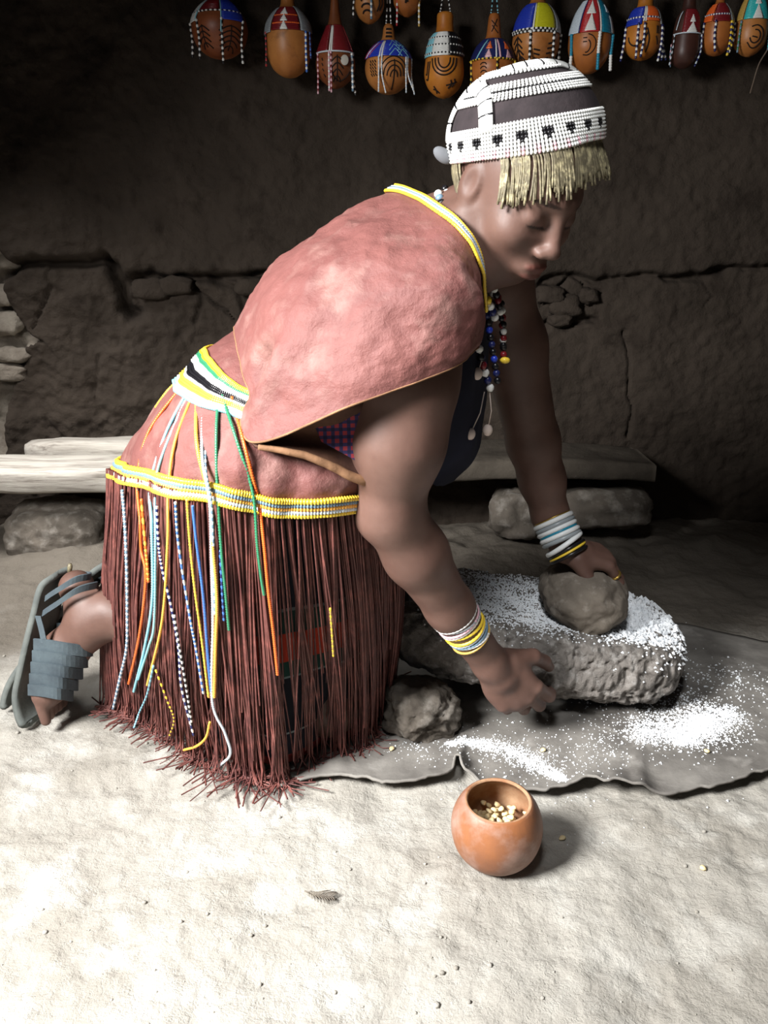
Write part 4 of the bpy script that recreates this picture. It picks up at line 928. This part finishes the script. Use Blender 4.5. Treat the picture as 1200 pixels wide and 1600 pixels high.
for i in range(26):
    az = rad(rs.uniform(-200, -158)); p0 = cp_(az, rad(-6), 0.985); p1 = p0 + np.array((0.004, 0, -0.03)); p2 = p1 + np.array((0.012 + rs.gauss(0, .003), -0.004, -0.035 + rs.gauss(0, .008)))
    mb.tube(crom([p0, p1, p2], 10), 0.0015, 5)
fg = mb.build('hair_strands', M['strand'], woman); fg['label'] = 'straw-coloured strands hanging from the cap over forehead and nape'; fg['kind'] = 'stuff'

# ------------------------------------------------------------------ necklaces, bracelets, ring
def bead_chain(pts, r, cols, parent, name, sp=None, label=None, closed=False):
    c_ = crom(pts, 200, closed); L_ = np.r_[0, np.cumsum(np.linalg.norm(np.diff(c_, axis=0), axis=1))]; sp = sp or r * 1.9; mb = MB(); n = int(L_[-1] / sp)
    for i in range(n):
        s_ = L_[-1] * (i + .5) / n; mb.ball([np.interp(s_, L_, c_[:, k]) for k in range(3)], r, i % len(cols), 8, 5)
    mb.tube(c_, r * 0.3, 4, 0)
    o = mb.build(name, [M[k] for k in cols], parent)
    if label: o['label'] = label
    return o
nk = 'necklace'
bead_chain([at(684, 300, 1.215), at(690, 318, 1.19), at(705, 345, 1.17), at(730, 400, 1.16), at(758, 460, 1.17), at(775, 500, 1.20)], 0.0062, ['white', 'steel', 'black', 'yellow', 'white', 'navy'], woman, nk, label='thick necklace of white, blue and yellow beads at the nape')
bead_chain([at(694, 292, 1.23), at(708, 322, 1.19), at(722, 345, 1.17), at(748, 400, 1.17), at(772, 450, 1.19), at(784, 500, 1.22), at(787, 560, 1.22)], 0.0055, ['black', 'white', 'black', 'maroon'], woman, nk)
bead_chain([at(738, 470, 1.18), at(745, 520, 1.17), at(752, 560, 1.17), at(764, 600, 1.18), at(768, 612, 1.18)], 0.0060, ['white', 'black', 'maroon', 'white', 'navy'], woman, nk)
bead_chain([at(752, 440, 1.20), at(762, 500, 1.20), at(772, 560, 1.20), at(778, 600, 1.20)], 0.0055, ['navy', 'black', 'royal', 'black'], woman, nk)
bead_chain([at(766, 455, 1.22), at(782, 470, 1.22), at(786, 500, 1.22), at(787, 525, 1.22), at(786, 545, 1.22)], 0.0052, ['white', 'maroon', 'black'], woman, nk)
bead_chain([at(740, 486, 1.165), at(738, 505, 1.165), at(735, 535, 1.165)], 0.0040, ['cyan', 'teal', 'cyan'], woman, nk, sp=0.006)
mb = MB(); mb.ball(at(789, 563, 1.215), (0.008, 0.006, 0.005), 0); mb.build('pendant', M['yellow'], woman)
M['ball'] = mat('pompom_white', (214, 196, 186), rough=0.8)
for (u, v, y), top in (((735, 678, 1.17), (757, 612, 1.18)), ((762, 672, 1.19), (765, 612, 1.18)), ((746, 584, 1.165), (750, 545, 1.17))):
    mb = MB(); c_ = at(u, v, y); mb.ball(c_, (0.0075, 0.0075, 0.009), 0, 12, 8); mb.tube([c_, c_ * .5 + at(*top) * .5 + (0.004, 0, 0), at(*top)], 0.0009, 5); mb.build('pendant', M['ball'], woman)

def bangle(c, axis, R, r, cols, name, tilt=(0, 0), wob=0.0, label=None, ecc=1.0, coil=0):
    axis = unit(np.asarray(axis, float) + np.array((tilt[0], tilt[1], 0))); a = unit(np.cross(axis, (0.2, 1, 0.1))); b = np.cross(axis, a); n = 72
    t = np.arange(n + 1) * 2 * math.pi / n
    P_ = c + R * (np.cos(t)[:, None] * a * ecc + np.sin(t)[:, None] * b); mb = MB()
    mb.tube(P_, r * (0.85 + 0.2 * np.abs(np.sin(np.arange(n + 1) * math.pi / 2))) if coil else r, 8, caps=False)
    o = mb.build(name, M[cols], woman)
    if label: o['label'] = label
M['band_white'] = mat('bangle_white', (232, 234, 234), rough=0.3); M['metal'] = mat('brass', (170, 140, 70), rough=0.3); M['metal'].node_tree.nodes['Principled BSDF'].inputs['Metallic'].default_value = 0.8
d_ = unit(wrN - at(702, 948, 1.19)); w0 = at(702, 948, 1.19)
bangs = [(-0.012, .0345, .0026, 'pale'), (-0.004, .0350, .0026, 'white'), (0.003, .0352, .0030, 'white'), (0.010, .0348, .0034, 'white'), (0.018, .0345, .0030, 'white'), (0.025, .0340, .0026, 'grey'), (0.032, .0335, .0036, 'pink'), (0.039, .0330, .0034, 'white'), (0.046, .0325, .0030, 'yellow'), (0.052, .0325, .0032, 'yellow'), (0.058, .0322, .0026, 'pale'), (0.064, .0320, .0026, 'steel'), (0.070, .0320, .0026, 'white'), (0.075, .032, .0024, 'gold')]
rb = random.Random(9)
for k, (s_, R, r, cc) in enumerate(bangs): bangle(w0 + d_ * s_, d_, R * (1.08 if k < 6 else 1.06), r, cc, 'bracelet', (rb.uniform(-.22, .22), rb.uniform(-.15, .15)), coil=1)
d_ = unit(wrF - at(858, 800, 1.49)); w0 = wrF + unit(at(858, 800, 1.49) - wrF) * 0.062
for k, (s_, R, r, cc) in enumerate([(0.000, .0355, .0016, 'metal'), (0.006, .0362, .0048, 'band_white'), (0.0145, .0360, .0042, 'grey'), (0.0225, .0362, .0046, 'band_white'), (0.0285, .0362, .0022, 'teal'), (0.035, .0362, .0048, 'band_white'), (0.0435, .036, .0044, 'grey')]): bangle(w0 + d_ * s_, d_, R, r, cc, 'bracelet')
for k, (s_, R, r, cc, tl) in enumerate([(0.0545, .0365, .0050, 'band_white', (.25, 0)), (0.064, .0365, .0030, 'black', (.1, 0)), (0.070, .0365, .0024, 'yellow', (.12, 0)), (0.076, .036, .0034, 'black', (.05, 0))]): bangle(w0 + d_ * s_, d_, R, r, cc, 'bracelet', tl)
p1, p2 = HL[1][0]; bangle(p1 * 0.45 + p2 * 0.55, p2 - p1, 0.0112, 0.0026, 'metal', 'finger_ring', label='brass ring on the hand holding the rubbing stone')

# ------------------------------------------------------------------ sandals
M['tyre'] = mat('grey_rubber', (78, 89, 94), (62, 71, 77), scale=20, rough=0.75, bump=0.3, bscale=80, spec=0.3); M['sole'] = mat('rubber_sole', (104, 108, 104), (84, 88, 86), scale=20, rough=0.9, bump=0.4, bscale=70)
def sandal(o, sh, label):
    def Q(u, v, y): q = at(u, v, y); return q + o + np.array((sh * q[2], 0, 0))
    root_pts = [(98, 889, 1.385), (80, 905, 1.38), (70, 945, 1.375), (61, 985, 1.37), (52, 1030, 1.362), (45, 1072, 1.355), (52, 1106, 1.35), (66, 1128, 1.345)]
    C_ = crom([Q(*p) for p in root_pts], 40); t = np.linspace(0, 1, 40); hw = 0.030 + 0.016 * t; hw = hw * np.clip(np.minimum(t, 1 - t) * 9 + 0.35, 0, 1) ** 0.5
    V = np.stack([C_ + np.array((0.38, 0.925, 0)) * (hw * k)[:, None] + np.array((-0.004 * (1 - k * k), 0, 0)) for k in np.linspace(-1, 1, 9)], 1); V[..., 2] = np.maximum(V[..., 2], 0.004)
    mb = MB(); mb.sheet(V, 0.011); s0 = mb.build('sandal', M['sole'], woman); s0['label'] = label
    def strap(ctl, w_, wd):
        c_ = crom([Q(*p) for p in ctl], 26); mb = MB(); w_ = np.asarray(w_, float); V = np.stack([c_ - w_ * wd / 2, c_, c_ + w_ * wd / 2], 1); mb.sheet(V, 0.003); mb.build('strap', M['tyre'], s0, smooth=False)
    strap([(72, 935, 1.345), (90, 922, 1.335), (118, 905, 1.338), (140, 900, 1.36), (128, 898, 1.40), (90, 905, 1.41)], (0.25, 0, 1.0), 0.012)
    strap([(68, 958, 1.335), (88, 944, 1.325), (120, 922, 1.328), (148, 914, 1.352), (145, 915, 1.39)], (0.3, 0, 1.0), 0.013)
    for k, v in enumerate((1004, 1022, 1040, 1058, 1075)):
        strap([(54 - k * 2.2, v + 2, 1.325 - .004 * k), (76 - k * 2, v + 4, 1.312 - .004 * k), (106 - k * 3, v + 9, 1.310 - .004 * k), (139 - k * 7, v + 13, 1.335), (138 - k * 7, v + 10, 1.375), (100, v, 1.405)], (0.12, 0, 1.0), 0.0225)
    strap([(60, 962, 1.33), (66, 985, 1.322), (70, 1005, 1.315)], (1.0, 0, 0), 0.010)
    return s0
s0 = sandal(np.zeros(3), 0.0, 'near strapped grey rubber sandal, sole upright behind the skirt')
mb = MB(); c_ = at(108, 889, 1.38); mb.tube([c_ + (0, 0, -0.006), c_ + (0.002, 0, 0.004), c_ + (0.003, 0, 0.010)], [0.004, 0.0045, 0.003], 8); mb.build('heel_stub', M['strand'], s0)
sandal(FOFF, 0.5, 'far grey rubber sandal mostly hidden behind the near one')
# ------------------------------------------------------------------ beaded gourds hanging on the back wall
GY = 2.42
SHELL = {}
for n_, a_, b_ in (('orange', (178, 108, 52), (150, 86, 40)), ('tan', (186, 124, 66), (160, 98, 48)), ('amber', (196, 126, 48), (168, 98, 34)), ('brown', (134, 76, 42), (108, 60, 34)), ('dark', (74, 44, 36), (54, 34, 30)), ('red', (142, 78, 44), (118, 60, 34))):
    SHELL[n_] = mat('gourd_' + n_, a_, b_, scale=14, rough=0.42, bump=0.08, bscale=60, spec=0.4, c3=(104, 60, 32), s3=22, lo3=0.58, hi3=0.8)
M['ink'] = mat('burnt_mark', (32, 22, 18), rough=0.8); M['disc'] = mat('tin_disc', (178, 172, 162), rough=0.5); M['cord'] = mat('cord', (110, 96, 84), rough=0.9)
gi = [0]
class Gourd:
    def __init__(s, label, u, prof, shell, group='beaded gourds hanging on the back wall'):
        s.u = u; v = np.array([p[0] for p in prof], float); w_ = np.array([p[1] for p in prof], float)
        s.c = at(u, v[-1], GY); s.k = px(u, 60, GY)
        s.z = lambda q: at(u, q, GY)[2]
        zz = np.array([s.z(q) for q in v]); dz = crom(np.stack([zz, w_ * s.k], 1), 60); s.dz = dz[::-1]
        s.root = thing('beaded_gourd', label, 'gourd', (s.c[0], GY, float(zz[-1])), group)
        mb = MB(); pr = [(0.0008, dz[0, 0])] + [(max(r, 0.0008), z) for z, r in dz] + [(0.0008, dz[-1, 0])]
        mb.lathe(pr, 40, (s.c[0], GY, 0)); mb.build('shell', SHELL[shell], s.root)
        s.top = float(zz[0])
    def S(s, az, v, off=0.0):
        z = s.z(v); r = np.interp(z, s.dz[:, 0], s.dz[:, 1]) + off; a = rad(az)
        return np.array((s.c[0] + r * math.sin(a), GY - r * math.cos(a), z))
    def panel(s, v0, v1, a0, a1, b0, b1, m, off=0.0022, rows=None, name='bead_panel'):
        """bead rows between heights v0 and v1, azimuths a0..a1 at the top and b0..b1 at the bottom"""
        n = rows or max(4, int((v1 - v0) / 2.3)); R = n * 4 + 1; K = max(6, int(abs(b1 - b0) / 7) + 2); V = np.zeros((R, K, 3))
        for i in range(R):
            t = i / (R - 1); o = off * (0.55 + 0.45 * abs(math.sin(i * math.pi / 4)))
            for j in range(K):
                f = j / (K - 1); V[i, j] = s.S((a0 * (1 - t) + b0 * t) * (1 - f) + (a1 * (1 - t) + b1 * t) * f, v0 + (v1 - v0) * t, o)
        mb = MB(); mb.sheet(V, 0.002); return mb.build(name, M[m], s.root)
    def row(s, v, a0, a1, ca, cb=None, w_=2.2, n=None):
        n = n or int(abs(a1 - a0) / 5) * 3; az = np.linspace(a0, a1, n + 1); P_ = np.array([s.S(a, v, 0.003) for a in az]); mb = MB()
        mb.tube(P_, w_ * 0.001 * np.array((0.8, 1.1, 1.1))[np.arange(n + 1) % 3], 5, (lambda k: (k // 3) % 2) if cb else 0)
        mb.build('bead_row', [M[ca], M[cb]] if cb else M[ca], s.root)
    def line(s, az0, v0, az1, v1, ca, w_=1.8):
        t = np.linspace(0, 1, 10); P_ = np.array([s.S(az0 + (az1 - az0) * q, v0 + (v1 - v0) * q, 0.0035) for q in t]); mb = MB(); mb.tube(P_, w_ * 0.001, 5); mb.build('bead_row', M[ca], s.root)
    def strand(s, az, v0, v1, ca, cb=None, du=0, w_=2.4, back=None, split=None):
        p0 = s.S(az, v0, 0.004); vm = (v0 + v1) / 2; p1 = s.S(az, vm, 0.005); e = at(s.u, v1, GY); x = p1[0] + du * s.k
        rr = math.hypot(p1[0] - s.c[0], p1[1] - GY); p2 = np.array((x + (x - s.c[0]) * 0.02, p1[1] - 0.002, e[2])); pts = [p0, p1, p2]
        Ls = np.linalg.norm(p1 - p0) + np.linalg.norm(p2 - p1); nb = max(6, int(Ls / 0.0062)); n = nb * 3 + 1; c_ = crom(pts, n); mb = MB()
        f = 0
        if split: f = lambda k: 0 if k < n * split else 1
        elif cb: f = lambda k: (k // 3) % 2
        mb.tube(c_, w_ * 0.001 * np.array((0.75, 1.1, 1.1))[np.arange(n) % 3], 6, f); mb.build('bead_string', [M[ca], M[cb]] if cb else M[ca], s.root)
    def marks(s, lines, w_=1.7):
        mb = MB()
        for pl in lines:
            c_ = crom(pl, max(8, 5 * len(pl))); mb.tube([s.S(a, v, 0.0003) for a, v in c_], w_ * 0.001, 5)
        mb.build('burnt_mark', M['ink'], s.root)['kind'] = 'stuff'
    def hang(s, beads=None):
        top = np.array((s.c[0], GY, s.top)); peg = np.array((s.c[0], GY + 0.03, s.z(-62)))
        mb = MB(); mb.tube([peg + (0, -0.05, 0.006), peg + (0, 0.09, 0)], 0.006, 8); mb.build('hanging_peg', M['wood'], s.root)
        for sg in (-1, 1):
            r = s.dz[-1, 1]; P_ = crom([top + (sg * r * 0.85, 0, -0.004), top + (sg * r * 0.6, 0, 0.018), (peg + top) / 2 + (sg * 0.003, 0, 0.01), peg + (sg * 0.002, -0.03, 0.008)], 60); mb = MB()
            if beads: mb.tube(P_, 0.0020 * np.array((0.8, 1.1, 1.1))[np.arange(60) % 3], 5, lambda k: (k // 3) % 2); mb.build('hanging_cord', [M[beads[0]], M[beads[1]]], s.root)
            else: mb.tube(P_, 0.0016, 5); mb.build('hanging_cord', M['cord'], s.root)
def arc(c, v, ra, rv, t0, t1): return [(c + ra * math.cos(rad(t)), v + rv * math.sin(rad(t))) for t in np.linspace(t0, t1, 8)]
def herring(c, v0, v1, ra, n, sl=6): return [[(c, v0), (c, (v0 + v1) / 2), (c, v1)]] + [[(c - ra, v0 + (v1 - v0) * (k + .5) / n + sl), (c, v0 + (v1 - v0) * (k + .5) / n - 2), (c + ra, v0 + (v1 - v0) * (k + .5) / n + sl)] for k in range(n)]

g = Gourd('round brown gourd at the far left, white, brown and blue panels, four black-white strings', 346, [(-34, 9), (-14, 11), (0, 15), (14, 30), (32, 41), (52, 43), (74, 36), (88, 20), (93, 3)], 'red')
g.panel(2, 40, -70, -34, -78, -44, 'white'); g.panel(2, 26, -30, 14, -38, 10, 'maroon'); g.panel(2, 40, 16, 64, 14, 66, 'royal'); g.row(26, -80, 70, 'white', 'black'); g.line(16, 2, 12, 60, 'cyan'); g.line(-38, 4, -44, 40, 'cyan')
for a, v in ((-80, 92), (-40, 100), (14, 108), (62, 104)): g.strand(a, 38, v, 'white', 'black', w_=3.2)
g.marks(herring(34, 48, 84, 26, 5) + herring(-28, 48, 80, 16, 4)); g.hang()
g = Gourd('plain pale-bottomed gourd, second from the left, red panel with white triangles', 453, [(-30, 8), (0, 10), (12, 13), (24, 24), (40, 33), (62, 36), (88, 34), (108, 26), (119, 13), (122, 3)], 'tan')
g.panel(16, 54, -34, 36, -38, 34, 'maroon'); g.panel(16, 56, -80, -38, -84, -42, 'grey'); g.panel(14, 54, 36, 80, 36, 84, 'grey')
for v0, v1, h_ in ((18, 30, 11), (31, 41, 9), (42, 54, 9)): g.panel(v0, v1, -6, -4, -5 - h_, -5 + h_, 'white', 0.0040)
g.row(44, -36, 34, 'orange'); g.row(31, -36, 34, 'orange'); g.strand(-62, 54, 108, 'red', 'black'); g.strand(50, 54, 118, 'blue', 'white', w_=3.0); g.strand(64, 54, 96, 'blue', 'navy', w_=2.6); g.hang()
g = Gourd('cone-necked gourd with a small pale disc and pink-white strings', 525, [(-10, 4), (2, 6), (22, 8), (42, 12), (62, 20), (84, 28), (104, 31), (122, 26), (135, 12), (139, 3)], 'brown')
g.panel(42, 84, -80, -22, -80, -20, 'maroon'); g.panel(42, 86, -8, 60, -8, 66, 'gold' if False else 'maroon', 0.0016); g.line(-14, 44, -14, 86, 'white', 2.4); g.line(-8, 44, -8, 86, 'white', 2.4); g.row(86, -70, 70, 'pale'); g.line(60, 44, 64, 84, 'maroon')
g.strand(-60, 86, 150, 'pink', 'maroon'); g.strand(-16, 86, 148, 'pink', 'white'); g.strand(-10, 86, 150, 'pink', 'maroon'); g.strand(58, 86, 146, 'white', 'steel', w_=3.2); g.strand(66, 86, 152, 'white', 'black', du=3)
mb = MB(); c_ = g.S(28, 100, 0.004); mb.ball(c_, (0.0105, 0.002, 0.0125), 0, 20, 8); mb.build('tin_disc', M['disc'], g.root)['label'] = 'small round pale disc'
g.marks(herring(8, 92, 130, 18, 4) + [arc(20, 108, 34, 22, 20, 150)] + [[(-40, 96 + 8 * k), (-36, 100 + 8 * k)] for k in range(4)]); g.hang(('white', 'black'))
g = Gourd('pear gourd with a blue zigzag collar and long white bead loops', 607, [(38, 5), (44, 8), (58, 10), (66, 14), (76, 25), (90, 34), (110, 37), (130, 31), (144, 16), (148, 3)], 'tan')
g.panel(67, 94, -80, 84, -82, 84, 'royal')
for k in range(3): g.line(-76 + 9 * k, 94, -54 + 12 * k, 70, 'white' if k % 2 else 'red', 1.6)
for c0 in (18, 40): 
    for k in range(3): g.line(c0 - 16, 94 - 8 * k, c0, 82 - 8 * k, 'cyan', 1.4); g.line(c0, 82 - 8 * k, c0 + 16, 94 - 8 * k, 'cyan', 1.4)
g.line(-14, 68, -16, 96, 'white', 2.6); g.line(-20, 68, -22, 96, 'white', 2.2)
for a, v, d in ((-24, 150, 0), (-16, 152, 6), (46, 150, 0), (52, 146, 8), (74, 150, 4)): g.strand(a, 94, v, 'pale', 'white', du=d, w_=1.9)
g.marks([[(14, 100), (14, 120), (14, 143)]] + [arc(14, 128, 10 + 9 * k, 12 + 7 * k, 190, 350) for k in range(4)] + [[(-50 + 7 * k, 100 + 5 * j), (-46 + 7 * k, 104 + 5 * j)] for k in range(3) for j in range(5)] + [[(-22 + 9 * k, 46 + 6 * j), (-20 + 9 * k, 49 + 6 * j)] for k in range(6) for j in range(3)]); g.hang(('white', 'black'))
g = Gourd('small striped gourd cut by the top edge, left one of the upper pair', 577, [(-46, 6), (-24, 12), (-8, 21), (10, 23), (26, 17), (35, 8), (38, 2)], 'tan')
g.strand(-66, -14, 32, 'white', 'black'); g.strand(8, -14, 37, 'white', 'steel', w_=3.0); g.marks([arc(-10, 10 + 9 * k, 22, 7, 200, 330) for k in range(3)] + [[(34, -6), (44, 10), (38, 22)], [(54, -6), (60, 10), (52, 20)]], 2.4); g.hang()
g = Gourd('small gourd cut by the top edge with one dark spot, right of the upper pair', 636, [(-46, 6), (-24, 12), (-10, 20), (4, 21), (18, 15), (25, 6), (27, 2)], 'orange')
g.strand(-52, -14, 44, 'red', 'white'); g.strand(66, -14, 44, 'gold', 'white', w_=2.8); g.marks([[(-14, 2), (-6, 4), (2, 8)], [(-8, -2), (-6, 4), (-8, 10)]], 2.8); g.hang()
g = Gourd('tall gourd with a white, black and cyan bead collar and dark arch marks', 693, [(20, 10), (24, 12.5), (40, 13), (52, 15), (62, 22), (78, 27), (98, 30), (120, 31), (138, 25), (150, 13), (154, 3)], 'amber')
g.panel(54, 92, -82, -40, -84, -44, 'cyan'); g.panel(54, 92, -40, 12, -44, 10, 'white'); g.panel(54, 92, 12, 84, 10, 86, 'black')
for v in (63, 75, 88): g.row(v, -80, 84, 'white', 'black', 2.6)
g.marks([arc(-4, 96, r, 6 + r * .55, 0, 180) for r in (18, 28, 38)] + [arc(-64, 100, r, 14 + r, 0, 110) for r in (6, 14)] + [[(4, 138), (20, 136), (40, 132)], [(14, 142), (22, 136), (18, 130)], [(26, 140), (34, 134), (30, 128)], [(-50, 142), (-38, 144), (-28, 148)], [(-42, 138), (-38, 144), (-44, 148)]], 2.0); g.hang(('white', 'black'))
g = Gourd('gourd with a dark blue zigzag collar and yellow-black strings, just above the cap', 768, [(22, 7), (30, 9), (52, 11), (62, 14), (76, 26), (96, 34), (114, 35), (132, 28), (142, 13), (146, 3)], 'orange')
g.panel(64, 97, -82, 84, -84, 86, 'navy'); g.line(-30, 66, -50, 97, 'cyan', 2.2); g.line(2, 66, 2, 97, 'white', 2.4); g.line(10, 66, 12, 97, 'pink', 3.0); g.row(98, -84, 86, 'yellow', 'black', 2.2)
for c0 in (-18, 36):
    for k in range(2): g.panel(70 + 14 * k, 82 + 14 * k, c0 - 1, c0 + 1, c0 - 9, c0 + 9, ('orange', 'pink')[k], 0.0036)
for a, v in ((-72, 146), (4, 130), (62, 130)): g.strand(a, 98, v, 'yellow', 'black', w_=2.6)
g.marks([arc(-30, 108 + 6 * k, 8, 4, 190, 350) for k in range(3)] + [[(-30, 34), (20, 44)], [(-20, 42), (26, 54)], [(20, 32), (-24, 52)]], 1.4); g.hang(('cyan', 'black'))
g = Gourd('gourd with a royal blue and lime bead collar above the cap', 835, [(-24, 9), (0, 11), (8, 15), (20, 25), (38, 33), (58, 36), (78, 36), (96, 27), (106, 12), (109, 3)], 'tan')
g.panel(10, 52, -80, -16, -84, -20, 'royal'); g.panel(10, 52, -10, 44, -14, 40, 'lime'); g.panel(10, 56, 48, 84, 44, 86, 'grey'); g.line(-13, 10, -17, 56, 'white', 2.6); g.row(53, -84, 44, 'white', 'black', 3); g.row(57, -84, 44, 'black', 'white', 3)
for a, v in ((-22, 108), (36, 108), (74, 112)): g.strand(a, 56, v, 'white', 'black', w_=3.6)
g.marks(herring(-58, 62, 98, 14, 4) + [[(-14, 84 + 6 * k), (2, 86 + 6 * k)] for k in range(3)] + [[(22, 76 + 7 * k), (34, 74 + 7 * k)] for k in range(4)], 2.2); g.hang()
g = Gourd('gourd with red panel of white triangles and three blue-white strings', 918, [(-24, 8), (-2, 10), (8, 16), (24, 25), (44, 31), (60, 33), (82, 32), (102, 23), (113, 11), (116, 3)], 'orange')
g.panel(5, 57, -34, 12, -40, 12, 'red'); g.panel(4, 57, -80, -38, -84, -44, 'pale'); g.panel(4, 57, 16, 84, 16, 86, 'teal'); g.line(14, 4, 14, 58, 'white', 2.2); g.line(-36, 4, -42, 58, 'navy', 2.0); g.panel(30, 56, 50, 84, 52, 86, 'grey', 0.0036)
for v0, v1 in ((6, 28), (29, 55)): g.panel(v0, v1, -13, -11, -27, 1, 'white', 0.0040)
g.panel(12, 24, 44, 46, 38, 54, 'pale', 0.0040)
for a, v, p, q in ((-66, 116, 'teal', 'white'), (12, 116, 'white', 'teal'), (66, 114, 'teal', 'white')): g.strand(a, 57, v, p, q, w_=4.4, split=0.55)
g.marks([arc(-22, 76, 26, 16, -80, 110), arc(-22, 78, 12, 10, -60, 100)] + [[(-30, 66 + 6 * k), (-20, 66 + 6 * k)] for k in range(2)], 1.5); g.hang()
g = Gourd('wide gourd with a blue and orange collar and navy-white beaded tassels', 1001, [(-20, 10), (0, 11), (12, 13), (22, 21), (42, 27), (60, 28.5), (76, 26), (90, 15), (95, 3)], 'amber')
g.panel(15, 44, -82, -16, -84, -22, 'royal'); g.panel(14, 38, -6, 44, -8, 42, 'orange'); g.panel(14, 42, 46, 84, 46, 86, 'grey'); g.line(-12, 14, -16, 40, 'white', 2.4); g.line(-6, 14, -10, 40, 'white', 2.0); g.row(33, -84, 44, 'white', 'navy', 2.8)
for a, v, d in ((-78, 98, -3), (-30, 98, 0), (-12, 96, -3), (54, 100, -4), (64, 98, 0), (80, 96, 6)): g.strand(a, 42, v, 'navy', 'white', du=d, w_=3.2)
g.marks([arc(-40, 62, 22, 14, 30, 180), [(-4, 50), (4, 66), (2, 86)], [(-22, 74), (-10, 66), (0, 56)], [(30, 46), (30, 58)], [(38, 46), (38, 58)], [(28, 62), (40, 74)]], 2.0); g.hang()
g = Gourd('narrow dark maroon gourd with two white triangles', 1067, [(-20, 8), (0, 9), (16, 11), (28, 17), (48, 20), (64, 21), (86, 21), (100, 16), (106, 8), (108, 3)], 'dark')
g.panel(18, 55, -32, 40, -36, 44, 'maroon'); g.row(56, -76, 60, 'pale', None, 1.8); g.panel(28, 39, 3, 5, -8, 16, 'white', 0.0040); g.panel(40, 55, 3, 5, -18, 24, 'white', 0.0040); g.line(-50, 20, -62, 50, 'pale', 1.4)
g.strand(-66, 56, 104, 'pale', 'black', w_=1.8, du=-3); g.strand(60, 56, 107, 'pale', 'navy', w_=2.2, du=-8); g.strand(-80, 70, 106, 'pink', 'steel', w_=1.8, du=2); g.hang()
g = Gourd('slim orange gourd with a dark red collar, navy and yellow strings', 1116, [(-24, 5), (0, 6), (8, 9), (20, 17), (36, 22), (54, 23), (72, 21), (84, 12), (88, 3)], 'orange')
g.panel(9, 37, -82, -36, -84, -42, 'orange'); g.panel(8, 38, -32, 30, -38, 30, 'maroon'); g.panel(8, 38, 34, 84, 34, 86, 'grey'); g.row(27, -82, 30, 'white', 'navy', 2.6)
for a, v, p, q, d in ((-74, 84, 'navy', 'white', 0), (-26, 86, 'navy', 'white', 3), (34, 92, 'yellow', 'navy', -3), (40, 82, 'yellow', 'black', 0), (74, 84, 'white', 'navy', -6)): g.strand(a, 37, v, p, q, du=d, w_=3.2)
g.hang()
g = Gourd('gourd at the right edge with a turquoise collar and ringed marks', 1168, [(-30, 9), (-6, 12), (10, 18), (32, 23), (54, 25), (72, 22), (84, 12), (89, 3)], 'tan')
g.panel(-6, 34, -46, 46, -50, 44, 'aqua'); g.panel(-6, 34, -84, -50, -86, -54, 'gold'); g.panel(-4, 11, -4, -2, -16, 12, 'white', 0.0040); g.panel(12, 34, -4, -2, -20, 16, 'white', 0.0040)
g.strand(-56, 36, 86, 'steel', 'green', w_=2.8); g.strand(58, 30, 82, 'aqua', 'steel', w_=2.8); g.marks([arc(-4, 62, 30, 17, -120, 150), arc(-4, 62, 18, 10, -100, 170), [(-14, 62), (4, 64)]], 1.8)
c_ = crom([g.S(70, 30, 0.004), g.S(72, 70, 0.012), at(1186, 100, 2.44), at(1176, 132, 2.46), at(1172, 146, 2.47)], 30); mb = MB(); mb.tube(c_, 0.0018, 5); mb.build('loose_cord', M['cord'], g.root); g.hang()
